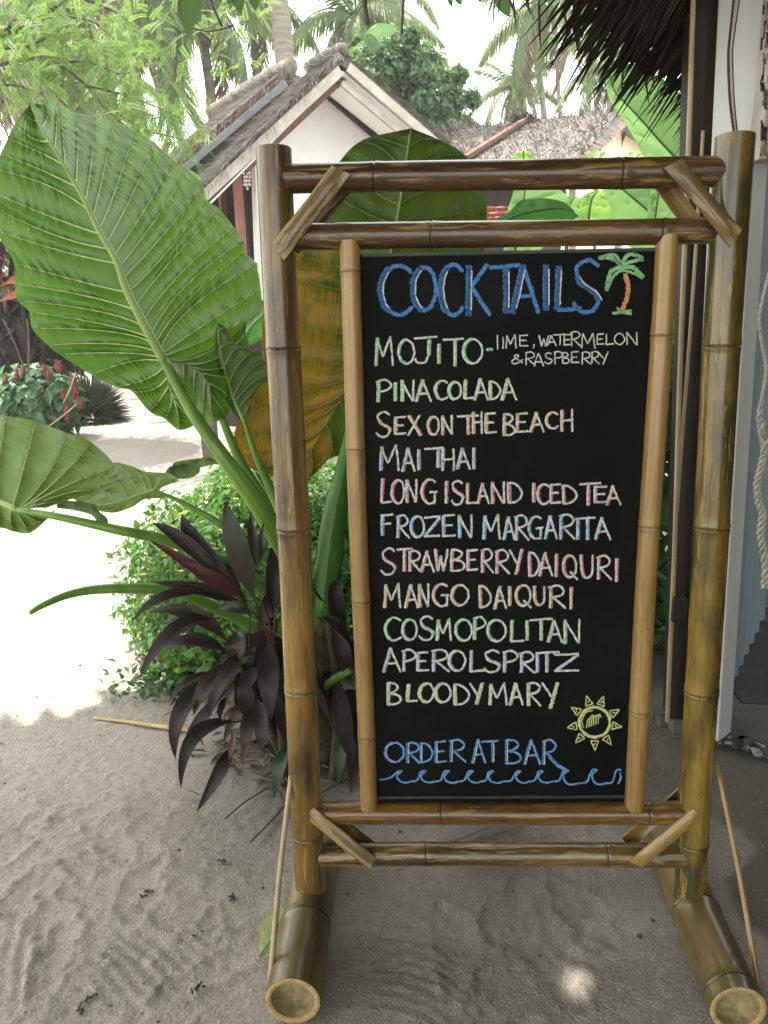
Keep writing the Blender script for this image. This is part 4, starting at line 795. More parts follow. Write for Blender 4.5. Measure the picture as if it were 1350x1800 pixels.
for k, (a_, b_, c_, w_, mt, dy) in enumerate(TI):
    right = a_[0] > 960; Yb = 2.42 if right else 2.24
    p0 = P(*TZ(a_), Yb + .02 * random.uniform(-1, 1)); p1 = P(*TZ(b_), Yb + dy * .5 - .03); p2 = P(*TZ(c_), Yb + dy)
    if p2[2] < .02: p2 = G(*TZ(c_), .02)
    rot = np.array([random.uniform(-.5, .5), 0, random.uniform(0, .9)])
    blade(p0, p1, p2, pxr(p1, w_ / 3) * 1.0, M[mt], ti, fold=random.uniform(.15, .5), facing=nrm(C0 - p1) + rot, label='dull red blade' if mt == 'ti_red' else ('dry brown blade' if mt == 'ti_dry' else None))
for k in range(34):      # the crowded inner blades of the clump
    a = random.uniform(-2.9, -.2); x_, y_ = random.choice(((480, 1130), (425, 1155), (500, 1200), (470, 1230), (590, 1150), (600, 1240))); right = x_ > 560
    l_ = random.uniform(70, 130); Yb = (2.46 if right else 2.30) + random.uniform(0, .08)
    if right: l_ *= .6
    p0 = P(x_ + random.uniform(-10, 10), y_ + random.uniform(-20, 20), Yb); p2 = P(x_ + math.cos(a) * l_, y_ - math.sin(a) * l_ * .9 + 30, Yb + random.uniform(-.08, .05))
    if p2[2] < .02: continue
    blade(p0, (p0 + p2) / 2 + A(0, 0, .06), p2, pxr(p0, random.uniform(22, 34)), M['ti_dark'], ti, fold=random.uniform(.15, .5), facing=nrm(C0 - p0) + A(random.uniform(-.5, .5), 0, random.uniform(0, .9)))
for pts in ([(500, 1372, 0), (492, 1250, 2.3), (478, 1130, 2.26)], [(515, 1365, 0), (452, 1230, 2.3), (412, 1150, 2.26)], [(585, 1370, 0), (592, 1230, 2.42), (575, 1090, 2.42)]):
    g0 = G(pts[0][0], pts[0][1]); q = bez([g0 - A(0, 0, .03), P(*pts[1]), P(*pts[2])], 18); v_, f_, u_ = tube(q, np.linspace(.017, .011, 18), 8); mk('stem', v_, f_, M['trunk'], ti, True, u_)
for pts in ([(477, 1130, 2.24), (462, 1100, 2.23), (440, 1070, 2.22)], [(478, 1128, 2.24), (472, 1090, 2.23), (455, 1045, 2.23)], [(480, 1128, 2.24), (483, 1095, 2.23), (484, 1065, 2.23)], [(440, 1150, 2.25), (438, 1110, 2.24), (440, 1080, 2.24)]):
    q = bez([P(*p) for p in pts], 10); v_, f_, u_ = tube(q, np.linspace(.0045, .0025, 10), 6); mk('leaf_stalk', v_, f_, M['ti_stem'], ti, True, u_)

# ------------------------------------------------------------------ LOW GREEN SHRUB WITH YELLOW FLOWERS
def leafcards(mb, pts, nrmls, ln, wd, rs, tip=.5, droop=.15):
    """small folded leaves, four triangles each, at pts facing roughly nrmls"""
    n = len(pts); d = rs.normal(0, 1, (n, 3)); d[:, 2] -= droop * 2
    nn = nrmls + rs.normal(0, .55, (n, 3)); nn /= np.linalg.norm(nn, axis=1)[:, None]
    d -= nn * np.sum(d * nn, 1)[:, None]; d /= np.linalg.norm(d, axis=1)[:, None] + 1e-9; s = np.cross(nn, d)
    ln = ln * rs.uniform(.7, 1.3, n)[:, None]; wd = wd * rs.uniform(.75, 1.25, n)[:, None]
    a = pts; b_ = pts + d * ln * .45 + s * wd + nn * wd * .35; c_ = pts + d * ln * .45 - s * wd + nn * wd * .35; e = pts + d * ln - nn * ln * .12; m_ = pts + d * ln * .45
    V = np.stack([a, b_, m_, c_, e], 1).reshape(-1, 3)
    F_ = np.concatenate([np.arange(n)[:, None] * 5 + np.array(q) for q in ((0, 1, 2), (0, 2, 3), (1, 4, 2), (2, 4, 3))])
    mb.add(V, F_.tolist())
rs = np.random.RandomState(42)
sh_c = A(-.50, 3.74, .22); sh_r = A(.82, .76, .74)
shrub = thing('flowering_shrub', 'low dense green shrub dotted with small yellow flowers at the edge of the sunlit sand', 'shrub', (sh_c[0], sh_c[1], 0))
def shell(n, c, r, rs, lo=.72, hi=1.02, zmin=.01, bumpy=.22, seed=0):
    d = rs.normal(0, 1, (n * 2, 3)); d /= np.linalg.norm(d, axis=1)[:, None]
    bm_ = 1 + bumpy * (fbm(d[:, 0] * 2.6 + 7, d[:, 2] * 2.6 + d[:, 1] * 2.1 + 3, seed) - .5) * 2
    rad = rs.uniform(lo, hi, n * 2) ** .6 * bm_
    p = c + d * r * rad[:, None]; k = p[:, 2] > zmin; return p[k][:n], d[k][:n]
b = MB(); p_, d_ = shell(15000, sh_c, sh_r, rs, .5, 1.03, seed=4); leafcards(b, p_, d_ + A(0, -.1, .5), .058, .013, rs); o = b.build('foliage', M['shrub'], shrub, False); kind(o, 'stuff')
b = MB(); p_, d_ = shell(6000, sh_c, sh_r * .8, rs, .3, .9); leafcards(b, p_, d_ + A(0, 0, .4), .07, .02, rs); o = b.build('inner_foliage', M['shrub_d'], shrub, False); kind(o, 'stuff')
b = MB(); c2 = A(-.93, 3.2, .10)
p_ = np.stack([rs.normal(-.92, .12, 420), rs.normal(3.10, .06, 420), rs.uniform(.005, .10, 420)], 1); leafcards(b, p_, np.tile(A(0, -.2, 1), (420, 1)), .045, .013, rs); o = b.build('runner_foliage', M['shrub_d'], shrub, False); kind(o, 'stuff')
lm = MB(); leafcards(lm, np.zeros((1, 3)), A([0, 0, 1.]).reshape(1, 3), .075, .017, np.random.RandomState(3)); lv = np.concatenate(lm.V)
base_leaf = mk('leaf', lv, lm.F, M['shrub'], shrub, False, origin=None); base_leaf.data.transform(Matrix.Translation(Vector(world_of(shrub)) ))
p_, d_ = shell(3000, sh_c, sh_r, rs, .97, 1.07, seed=4); vis = [i for i in range(len(p_)) if p_[i][1] < 3.75 and (130 < prj(p_[i])[0] < 520) and p_[i][2] > .05][:260]
for k, i in enumerate(vis):
    o = base_leaf if k == 0 else base_leaf.copy()
    if k: SC.collection.objects.link(o)
    o.location = p_[i] - world_of(shrub); o.rotation_euler = (rs.uniform(-.8, .8), rs.uniform(-.8, .8), rs.uniform(0, 6.3)); o.scale = [rs.uniform(.75, 1.25)] * 3
for k in range(16):
    a = rs.uniform(0, 6.28); e = sh_c + A(math.cos(a) * .6 * sh_r[0], math.sin(a) * .6 * sh_r[1], .15); q = bez([A(sh_c[0] + rs.normal(0, .12), sh_c[1] + rs.normal(0, .12), -.02), (sh_c + e) / 2 - A(0, 0, .15), e], 8)
    v_, f_, u_ = tube(q, np.linspace(.012, .004, 8), 5); mk('stem', v_, f_, M['bark'], shrub)
p_, d_ = shell(300, sh_c, sh_r, rs, 1.0, 1.05, seed=4); cnt = 0
for p in p_:
    x_, y_ = prj(p)
    if cnt >= 34 or p[1] > 3.8 or not (120 < x_ < 620): continue
    fb = MB()
    for a in range(5):
        t = a * 1.2566 + rs.uniform(-.2, .2); r_ = .012; dd = A(math.cos(t), math.sin(t), .25) * r_; sd = A(-math.sin(t), math.cos(t), 0) * r_ * .45
        c = p + A(0, -.012, .02); fb.add([c, c + dd * .6 + sd, c + dd * 1.25, c + dd * .6 - sd], [(0, 1, 2, 3)])
    fb.build('flower', M['yellow'], shrub, False); cnt += 1

# ------------------------------------------------------------------ BAR BUILDING ON THE RIGHT
cb = G(1201, 1278, .06); cr_ = G(1263, 1303, .06)
bar = thing('beach_bar', 'beach bar at the right edge with white post, blue-grey boards and dark shaggy thatch eave', 'bar', (cb[0], cb[1], 0))
slab('concrete_plinth', ragged([(1.02, 2.72), (1.16, 2.56), (1.30, 2.50), (1.42, 2.40), (1.75, 2.28), (3.2, 2.0), (5.5, 1.6), (5.5, 7.0), (1.35, 7.0), (1.12, 4.6)], 3, .010, 16), -.05, .06, M['concrete'], bar)
for k in range(46):     # crumbled pale edge
    t = random.random(); x_ = 1.16 + t * .75; y_ = np.interp(x_, [1.16, 1.3, 1.42, 1.75, 2], [2.555, 2.49, 2.39, 2.27, 2.2]) + random.gauss(-.008, .012)
    s_ = random.uniform(.004, .012); V = np.array(boxv((x_, y_, .045 + random.uniform(-.02, .018)), A(s_, 0, 0), A(0, s_ * .7, 0), A(0, 0, s_ * .5))[0]); V += rng.normal(0, s_ * .25, V.shape)
    mk('concrete_chip', V, boxv((0, 0, 0), A(1, 0, 0), A(0, 1, 0), A(0, 0, 1))[1], M['concrete_l'], bar, False)
def vpost(name, bl_, br_, z0, z1, depth, mat, parent, lean=(0, 0), bw=.003, label=None):
    bl_, br_ = A(*bl_), A(*br_); e = br_ - bl_; nb = nrm(A(-e[1], e[0])) ; L_ = A(*lean)
    P4 = [bl_, br_, br_ + nb * depth, bl_ + nb * depth]
    V = [A(p[0], p[1], z0) for p in P4] + [A(p[0] + L_[0], p[1] + L_[1], z1) for p in P4]
    o = mk(name, V, [(3, 2, 1, 0), (4, 5, 6, 7), (0, 1, 5, 4), (1, 2, 6, 5), (2, 3, 7, 6), (3, 0, 4, 7)], mat, parent, False, label=label)
    if bw: md = o.modifiers.new('bevel', 'BEVEL'); md.width = bw; md.segments = 2
    return o
def lean_for(b0, z0, z1, px_top, py_top):
    """horizontal shift at the top so that the edge passes through a measured image point"""
    for _ in range(1): pass
    y_ = b0[1]; best = None
    for dx in np.linspace(-.4, .4, 401):
        q = A(b0[0] + dx, b0[1], z1); a = prj(A(b0[0], b0[1], z0)); c = prj(q)
        x = a[0] + (c[0] - a[0]) * (py_top - a[1]) / (c[1] - a[1])
        if best is None or abs(x - px_top) < best[0]: best = (abs(x - px_top), dx)
    return best[1]
zt = 3.6
lx = lean_for((cb[0], cb[1]), .06, zt, 1259, 0)
rx_ = lean_for((cr_[0], cr_[1]), .06, zt, 1344, 0)
wp = vpost('white_post', (cb[0], cb[1]), (cr_[0], cr_[1]), .055, zt, .10, M['white_paint'], bar, ((lx + rx_) / 2, 0), .006)
# cable and grime down the post
for k, (dx, r_) in enumerate(((0, .0032), (.010, .0028), (.016, .002))):
    pts = [P(1290 + k * 5, 0, cr_[1] - .035), P(1283 + k * 4, 60, cr_[1] - .035), P(1280 + k * 4, 110, cr_[1] - .035), P(1283 + k * 4, 180, cr_[1] - .035), P(1291 + k * 3, 240, cr_[1] - .03)]
    pts[0] = pts[0] + (pts[0] - pts[1]) * 2
    v_, f_, u_ = tube(bez(pts, 24), r_, 6); mk('cable', v_, f_, M['post_dk'] if k != 1 else M['fascia'], bar, True, u_)
# dark door frame, canes and wooden block left of the white post
Yd = cb[1] + .06
d0 = P(1179, 1270, Yd); d1 = P(1200, 1270, Yd)
ld = lean_for((d0[0], d0[1]), .06, zt, 1221, 0)
vpost('dark_frame_post', (d0[0], d0[1]), (d1[0] + .03, d1[1]), .05, zt, .09, M['post_dk'], bar, (ld, 0), .004)
def cane(pa, pb, w, Y_, nodes, nm='bamboo_cane'):
    p0, p1 = P(*pa, Y_), P(*pb, Y_); p1 = p1 + (p1 - p0) * .3
    pole(nm, p0, p1, pxr(p0, w), pxr(p0, w) * .95, [((P(x, y, Y_) - p0) @ (p1 - p0)) / ((p1 - p0) @ (p1 - p0)) for x, y in nodes], M['cane'], bar, seg=10, seed=40)
cane((1174, 1268), (1219, 0), 8, Yd - .035, [(1184, 988), (1186, 786), (1196, 525), (1212, 230)])
cane((1191, 900), (1225, 400), 6, Yd - .03, [(1220, 510), (1222, 630)])
c_ = P(1191, 1068, Yd - .03); bevel_box('wood_block', c_, A(.026, 0, 0), A(0, .03, 0), A(0, 0, .047), M['timber_dk'], bar, .004)
# boards receding on the far side of the opening
for k, (x_, y_) in enumerate(((1282, 1192), (1291, 1172), (1300, 1153), (1309, 1134), (1318, 1115), (1328, 1094), (1339, 1070), (1351, 1045), (1364, 1018))):
    p = G(x_, y_, .07); pn = G(x_ + 17, y_ - 6, .07)
    vpost('wall_board', (p[0], p[1]), (pn[0], pn[1]), .06, 3.2, .03, M['blue_board'], bar, ((lx + rx_) / 2, 0), .004)
vpost('dark_jamb', tuple(G(1262, 1215, .07)[:2]), tuple(G(1284, 1195, .07)[:2]), .06, 3.2, .05, M['post_dk'], bar, ((lx + rx_) / 2, 0), .004)
# frame on the near right with peeling fibre, beyond it the dark room
pr0 = P(1334, 280, cr_[1] - .12)
vpost('upper_lintel_post', (pr0[0], pr0[1]), (pr0[0] + .11, pr0[1]), pr0[2], 3.6, .08, M['fascia'], bar, (.05, 0), .004)
for k in range(70):
    y_ = random.uniform(0, 285); x_ = 1340 + (285 - y_) * .012 + random.uniform(-4, 12)
    p = P(x_, y_, pr0[1] - .006); q = P(x_ + random.uniform(-4, 4), y_ + random.uniform(8, 26), pr0[1] - .006)
    v_, f_, u_ = tube([p, (p + q) / 2, q], pxr(p, random.uniform(1.5, 4)), 5); mk('loose_fibre', v_, f_, M['post_dk'] if k % 2 else M['wire'], bar)
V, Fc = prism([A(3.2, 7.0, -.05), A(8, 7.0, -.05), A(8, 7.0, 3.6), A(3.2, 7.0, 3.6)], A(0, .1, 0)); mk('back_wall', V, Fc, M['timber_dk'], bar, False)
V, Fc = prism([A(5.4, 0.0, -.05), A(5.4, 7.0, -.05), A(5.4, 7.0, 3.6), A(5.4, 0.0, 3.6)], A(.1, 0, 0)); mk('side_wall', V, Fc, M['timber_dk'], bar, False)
V, Fc = prism([A(1.95, 2.1, -.05), A(2.5, -5.0, -.05), A(2.5, -5.0, 3.4), A(1.95, 2.1, 3.4)], A(.1, 0, 0)); mk('front_wall', V, Fc, M['timber_dk'], bar, False)  # unseen wall, added to block light and darken the right-hand sides
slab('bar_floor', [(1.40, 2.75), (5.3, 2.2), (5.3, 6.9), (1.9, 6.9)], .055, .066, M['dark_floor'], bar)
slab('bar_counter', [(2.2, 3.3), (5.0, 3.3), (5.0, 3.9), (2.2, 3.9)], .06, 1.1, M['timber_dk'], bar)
# rope
rope_pts = [(1352, 480), (1340, 530), (1335, 565), (1341, 610), (1347, 650), (1340, 700), (1336, 735), (1343, 790), (1338, 820), (1331, 850), (1333, 880), (1341, 905), (1337, 935), (1341, 965), (1346, 1000), (1344, 1034)]
Yr = 2.15
rp = thing('knotted_rope', 'speckled white rope twisted and knotted, hanging at the right edge of the view', 'rope', P(1344, 1034, Yr))
cen = bez([P(x, y, Yr) for x, y in rope_pts], 220); T_, X_, Y_ = frames(cen); s_ = np.arange(220)
for k in range(3):
    a = s_ * .38 + k * 2.094; amp = np.interp(s_, [0, 70, 90, 220], [.0025, .003, .0062, .0072]); q = cen + X_ * (np.cos(a) * amp)[:, None] + Y_ * (np.sin(a) * amp)[:, None]
    v_, f_, u_ = tube(q, np.interp(s_, [0, 70, 90, 220], [.0026, .003, .0045, .005]), 7); mk('strand', v_, f_, M['rope'], rp, True, u_)
kn = [P(1346 + 9 * math.cos(a) , 762 + 16 * math.sin(a), Yr - .02 - .01 * math.sin(2 * a)) for a in np.linspace(0, 6.6, 12)]
v_, f_, u_ = tube(bez(kn, 50), .0058, 8); mk('knot', v_, f_, M['rope'], rp, True, u_)

# eave of the bar: a thatched roof slope that comes forward over the stand
EA = P(1215, 168, 3.55); eB = ray(1000, 18); EB = C0 + eB * (EA[2] - CZ) / eB[2]
e_ = nrm((EB - EA) * A(1, 1, 0)); n_in = A(-e_[1], e_[0], 0); n_in = n_in if n_in[0] > 0 else -n_in
up_in = nrm(n_in + A(0, 0, .62))
E0 = EA - e_ * 1.6; E1 = EB + e_ * .5
roofn = nrm(np.cross(e_, up_in)); roofn = roofn if roofn[2] > 0 else -roofn
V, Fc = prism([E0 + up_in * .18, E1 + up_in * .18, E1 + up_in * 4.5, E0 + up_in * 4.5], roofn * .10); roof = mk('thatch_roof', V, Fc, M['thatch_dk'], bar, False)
rs = np.random.RandomState(9); mbl = MB()
for k in range(2600):
    s = rs.uniform(-1.3, 1.35); t = abs(rs.normal(0, .22)); L_ = rs.uniform(.25, .48); t += L_ * rs.uniform(.5, 1.15)
    p0 = EA + e_ * s + up_in * t - roofn * rs.uniform(0, .04) ; dr = nrm(-up_in * 1 + A(0, 0, -rs.uniform(.0, .55)) + e_ * rs.normal(0, .22)); p2 = p0 + dr * L_; p1 = (p0 + p2) / 2 + A(0, 0, .03)
    w = rs.uniform(.007, .020); sd = nrm(np.cross(dr, roofn)) * w
    V = [p0 - sd, p0 + sd, p1 - sd * 1.1, p1 + sd * 1.1, p2 - sd * .15, p2 + sd * .15]; mbl.add(V, [(0, 1, 3, 2), (2, 3, 5, 4)])
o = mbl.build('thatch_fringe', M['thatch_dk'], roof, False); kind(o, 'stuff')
for (a_, b_, w_) in [((1012, -5), (1010, 60), 10), ((1016, -5), (1017, 98), 14), ((1092, 70), (1052, 145), 11), ((1096, 120), (1094, 170), 4), ((1128, 60), (1142, 190), 6), ((1120, 90), (1119, 155), 5), ((1160, 100), (1205, 170), 8), ((1060, 40), (1030, 110), 6), ((1180, 110), (1195, 150), 6), ((870, -10), (867, 58), 3), ((868, -6), (855, 35), 3), ((902, -10), (908, 50), 4), ((948, -10), (951, 92), 5),
                   ((893, -8), (912, 30), 5), ((1070, 60), (1090, 90), 6), ((1040, 30), (1060, 75), 7), ((1105, 80), (1140, 120), 6), ((880, -6), (876, 25), 3), ((925, -8), (935, 28), 6), ((985, 0), (960, 40), 5), ((990, 5), (1000, 55), 5), ((1150, 100), (1150, 160), 5), ((796, -6), (793, 16), 3)]:
    Yb = 2.75 + (a_[0] - 1000) / 215 * .8 if a_[0] > 980 else 2.55
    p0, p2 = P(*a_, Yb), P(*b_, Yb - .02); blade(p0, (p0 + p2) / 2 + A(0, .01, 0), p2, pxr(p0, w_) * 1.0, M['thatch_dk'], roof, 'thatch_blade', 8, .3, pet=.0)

# ------------------------------------------------------------------ BUNGALOWS
def vplane(p, n):
    n = nrm(n); return lambda px, py, off=0.0: C0 + ray(px, py) * (((p + n * off) - C0) @ n) / (ray(px, py) @ n)
def strands(mb, a, b_, c_, d_, n, ln, w, down, nr, rs, jit=.25, lift=.03):
    """thatch straws over the quad a b c d (a,b upper edge; d,c lower edge)"""
    for k in range(n):
        u, v = rs.rand(), rs.rand(); p = (a * (1 - u) + b_ * u) * (1 - v) + (d_ * (1 - u) + c_ * u) * v
        dr = nrm(down + rs.normal(0, jit, 3)); L_ = ln * rs.uniform(.5, 1.3); p = p + nr * rs.uniform(.0, lift); q = p + dr * L_ + nr * rs.uniform(-.01, lift)
        sd = nrm(np.cross(dr, nr)) * w * rs.uniform(.5, 1.4); mb.add([p - sd, p + sd, q + sd * .3, q - sd * .3], [(0, 1, 2, 3)])
def slope(name, top0, low0, r, Ln, th, mat, parent, rs, n, ln=.35, w=.008, fringe=True, mats='thatch', lab=None):
    """one roof slope: a thick slab plus straws; top0/low0 = front ridge and eave points, r = ridge direction"""
    down = nrm(low0 - top0); nr = nrm(np.cross(down, r)); nr = nr if nr[2] > 0 else -nr
    V, Fc = prism([top0, top0 + r * Ln, low0 + r * Ln, low0], -nr * th); o = mk(name, V, Fc, mat, parent, False, label=lab)
    b = MB(); strands(b, top0, top0 + r * Ln, low0 + r * Ln, low0, n, ln, w, down, nr, rs, .22, .012)
    strands(b, low0 - down * .08, low0 - down * .08 + r * Ln, low0 + r * Ln, low0, n // 5, ln * .6, w, down + A(0, 0, -.5), nr, rs, .3)
    strands(b, top0 - r * .02, top0 + r * .06, low0 + r * .06, low0 - r * .02, n // 5, ln * .7, w, down - r * .55 + A(0, 0, -.35), nr, rs, .3)
    strands(b, top0 - down * .05, top0 - down * .05 + r * Ln, top0 + r * Ln + down * .1, top0 + down * .1, n // 8, ln * .6, w, down * .3 + r * .2, nr, rs, .8)
    s = b.build('straw', M[mats], o, False); kind(s, 'stuff'); return o
def bar3(name, a, b_, w, t, mat, parent, face, label=None):
    """straight board from a to b, width w (in the plane facing `face`), thickness t"""
    a = np.asarray(a); b_ = np.asarray(b_); d = nrm(b_ - a); f = nrm(face - d * (d @ face)); s = np.cross(d, f)
    V, Fc = boxv((a + b_) / 2, (b_ - a) / 2, s * w / 2, f * t / 2); return mk(name, V, Fc, mat, parent, False, label=label)
rs = np.random.RandomState(5)
th1 = math.radians(34); r1 = A(-math.sin(th1), math.cos(th1), 0)
A1 = P(600, 92, 9.0); V1 = vplane(A1, r1)
b1 = thing('thatched_bungalow', 'white-walled bungalow with grey thatched gable roof and dark timber porch, behind the big leaf', 'bungalow', V1(560, 560, .6) * A(1, 1, 0))
Bl, Br = V1(352, 338), V1(905, 352)
LN1 = min(np.linspace(.2, 3, 200), key=lambda t: abs(prj(A1 + r1 * t)[0] - 548))
slope('roof_slope', A1, Bl, r1, LN1, .08, M['thatch_b'], b1, rs, 7500, .26, .0034)
slope('roof_slope', A1, Br, r1, LN1, .10, M['thatch_b'], b1, rs, 2200, .25, .004)
d1 = nrm(Bl - A1); d2 = nrm(Br - A1)
# ceiling panels under the overhang, fascia boards, rafters
for (top, low) in ((A1, Bl), (A1, Br)):
    dn = nrm(low - top); nr = nrm(np.cross(dn, r1)); nr = nr if nr[2] > 0 else -nr
    V, Fc = prism([top - nr * .13 + dn * .1 + r1 * .03, top - nr * .13 + dn * .1 + r1 * 1.2, low - nr * .13 + r1 * 1.2, low - nr * .13 + r1 * .03], -nr * .02); mk('eave_ceiling', V, Fc, M['plaster'], b1, False)
bar3('fascia_board', V1(598, 124, -.03), V1(357, 346, -.03), .10, .03, M['fascia'], b1, r1)
bar3('fascia_board', V1(612, 118, -.03), V1(905, 372, -.03), .10, .03, M['fascia'], b1, r1)
bar3('fascia_board', V1(600, 146, .05), V1(890, 392, .05), .055, .04, M['fascia'], b1, r1)
bar3('rafter', V1(590, 150, .12), V1(430, 300, .12), .06, .06, M['timber_red'], b1, r1)
bar3('rafter', V1(578, 168, .60), V1(690, 264, .60), .075, .05, M['timber_dk'], b1, r1)
bar3('rafter', V1(562, 166, .55), V1(600, 140, .1), .09, .05, M['timber_red'], b1, r1)
cap = MB()
v_, f_, u_ = tube(bez([A1 + A(0, 0, .03) - r1 * .06, A1 + A(0, 0, .05) + r1 * .3, A1 + A(0, 0, .04) + r1 * (LN1 + .1)], 10), [.05, .06, .055, .05, .06, .05, .06, .05, .06, .05], 9); mk('ridge_cap', v_, f_, M['thatch_b'], b1)
w1 = [V1(574, 150, .66), V1(432, 283, .66), V1(426, 296, .66), V1(905, 340, .66), V1(905, 320, .66)]
V, Fc = prism([V1(574, 148, .66), V1(418, 292, .66), V1(418, 296, .66), V1(760, 298, .66), V1(780, 330, .66)], r1 * .08); mk('gable_wall', V, Fc, M['plaster'], b1, False)
V, Fc = prism([V1(470, 296, .66), V1(900, 298, .66), V1(900, 560, .66), V1(470, 560, .66)], r1 * .08); mk('front_wall', V, Fc, M['plaster'], b1, False)
bar3('porch_beam', V1(405, 293, .60), V1(475, 293, .60), .05, .06, M['timber_pink'], b1, r1)
V, Fc = prism([V1(352, 300, 2.2), V1(470, 300, 2.2), V1(470, 560, 2.2), V1(352, 560, 2.2)], r1 * .05); mk('porch_back_wall', V, Fc, M['timber_dk'], b1, False)
for (x0, x1_, nm, mt, off) in ((352, 366, 'porch_post', 'timber_dk', 1.6), (384, 394, 'porch_post', 'timber_red', 1.3), (412, 424, 'porch_post', 'timber_pink', .8), (430, 440, 'door_panel', 'timber_dk', .9), (396, 404, 'door_panel', 'timber_red', 1.8)):
    V, Fc = prism([V1(x0, 296, off), V1(x1_, 296, off), V1(x1_ + 18, 540, off), V1(x0 + 18, 540, off)], r1 * .08); mk(nm, V, Fc, M[mt], b1, False)
V, Fc = prism([V1(448, 290, .5), V1(456, 290, .5), V1(466, 580, .5), V1(458, 580, .5)], r1 * .1); mk('white_porch_post', V, Fc, M['white_paint'], b1, False)
for y_ in (466, 522): bar3('porch_rail', V1(380, y_, .55), V1(480, y_, .55), .045, .04, M['timber_pink'], b1, r1)
for k in range(9): bar3('baluster', V1(384 + k * 11, 468, .56), V1(385 + k * 11, 520, .56), .025, .02, M['timber_pink'], b1, r1)
V, Fc = prism([V1(340, 528, .5), V1(900, 528, .5), V1(900, 528, 3.0), V1(340, 528, 3.0)], A(0, 0, -.12)); mk('porch_floor', V, Fc, M['timber_dk'], b1, False)
for x_ in (350, 470, 620, 800):
    a = V1(x_, 535, .6); V, Fc = boxv(a * A(1, 1, .5), A(.08, 0, 0), A(0, .08, 0), A(0, 0, a[2] / 2 + .02)); mk('foundation_post', V, Fc, M['concrete'], b1, False)
# shell chime
chm = thing('shell_chime', 'small white shell wind chime hanging under the bungalow porch beam', 'wind chime', V1(433, 335, .45))
for (x_, n_) in ((429, 5), (434, 6), (439, 5)):
    a = V1(x_, 292, .45); b_ = V1(x_, 292 + n_ * 7, .45); v_, f_, u_ = tube([a, b_], .002, 4); mk('string', v_, f_, M['shell'], chm)
    for k in range(n_):
        c_ = V1(x_ + random.uniform(-1.5, 1.5), 297 + k * 6.8, .44); q = [c_ + A(0, 0, z) for z in (-.018, -.008, .006, .016)]
        v_, f_, u_ = tube(q, [.004, .016, .014, .004], 6); mk('shell', v_, f_, M['shell'], chm)
# second gable of the neighbouring roof, just behind
A2 = V1(506, 120, LN1 + .9); V2 = vplane(A2, r1); B2_ = V2(300, 292)
b2 = thing('rear_bungalow', 'neighbouring thatched roof with slate-grey fascia board, rising left behind the white gable', 'bungalow', V2(400, 560, 1) * A(1, 1, 0))
slope('roof_slope', A2, B2_, r1, 1.6, .07, M['thatch_b'], b2, rs, 4500, .28, .0045)
slope('roof_slope', A2, V2(760, 330), r1, 2.4, .07, M['thatch_b'], b2, rs, 300, .38, .010)
bar3('batten', V2(500, 134, -.02), V2(305, 296, -.02), .05, .05, M['timber_red'], b2, r1)
V, Fc = prism([V2(500, 135, .06), V2(290, 305, .06), V2(320, 420, .06), V2(560, 420, .06)], r1 * .06); mk('gable_shade_wall', V, Fc, M['timber_dk'], b2, False)
bar3('slate_fascia', V2(502, 146, -.10), V2(322, 298, -.10), .075, .04, M['fascia_blue'], b2, r1)
v_, f_, u_ = tube(bez([A2 - r1 * .1, A2 + r1 * .5 + A(0, 0, .03), A2 + r1 * 2.4], 8), [.09, .10, .09, .1, .09, .1, .09, .1], 8); mk('ridge_cap', v_, f_, M['thatch_b'], b2)
V, Fc = prism([V2(330, 300, .3), V2(500, 300, .3), V2(500, 570, .3), V2(330, 570, .3)], r1 * .1); mk('wall', V, Fc, M['timber_dk'], b2, False)
# third, to the right
th3 = math.radians(66); r3 = A(-math.sin(th3), math.cos(th3), 0); A3 = P(1100, 192, 13.5); V3 = vplane(A3, r3)
b3 = thing('cream_bungalow', 'cream-walled bungalow with long thatched roof seen above the top rail, right of centre', 'bungalow', V3(1080, 560, .5) * A(1, 1, 0))
B3 = V3(1002, 292)
slope('roof_slope', A3, B3, r3, 5.0, .10, M['thatch_b'], b3, rs, 13000, .32, .0055)
slope('roof_slope', A3, V3(1190, 270), r3, 5.0, .10, M['thatch_b'], b3, rs, 400, .4, .012)
bar3('fascia_board', V3(1098, 214, -.03), V3(1010, 296, -.03), .13, .04, M['timber_pink'], b3, r3); bar3('fascia_board', V3(1104, 205, -.03), V3(1180, 276, -.03), .13, .04, M['timber_red'], b3, r3)
V, Fc = prism([V3(1098, 210, .4), V3(1012, 292, .4), V3(1012, 560, .4), V3(1170, 560, .4), V3(1170, 272, .4)], r3 * .1); mk('gable_wall', V, Fc, M['cream'], b3, False)
mid3 = A3 + r3 * 1.55; dn3 = nrm(B3 - A3); nr3 = nrm(np.cross(dn3, r3)); nr3 = nr3 if nr3[2] > 0 else -nr3
bar3('roof_valley_board', mid3 + nr3 * .06, mid3 + dn3 * np.linalg.norm(B3 - A3) * .98 + nr3 * .06, .09, .06, M['timber_red'], b3, nr3)
b = MB(); strands(b, mid3 - r3 * .15, mid3 + r3 * .25, mid3 + r3 * .25 + dn3 * .3, mid3 - r3 * .15 + dn3 * .2, 160, .35, .014, dn3 + r3 * .3 + A(0, 0, .1), nr3, rs, .5, .05); o = b.build('ridge_tuft', M['thatch_b'], b3, False); kind(o, 'stuff')
V, Fc = prism([B3 + r3 * .3 + A(0, 0, -.1), B3 + r3 * 5 + A(0, 0, -.1), (B3 + r3 * 5) * A(1, 1, 0), (B3 + r3 * .3) * A(1, 1, 0)], A(.3, .3, 0)); mk('side_wall', V, Fc, M['timber_dk'], b3, False)
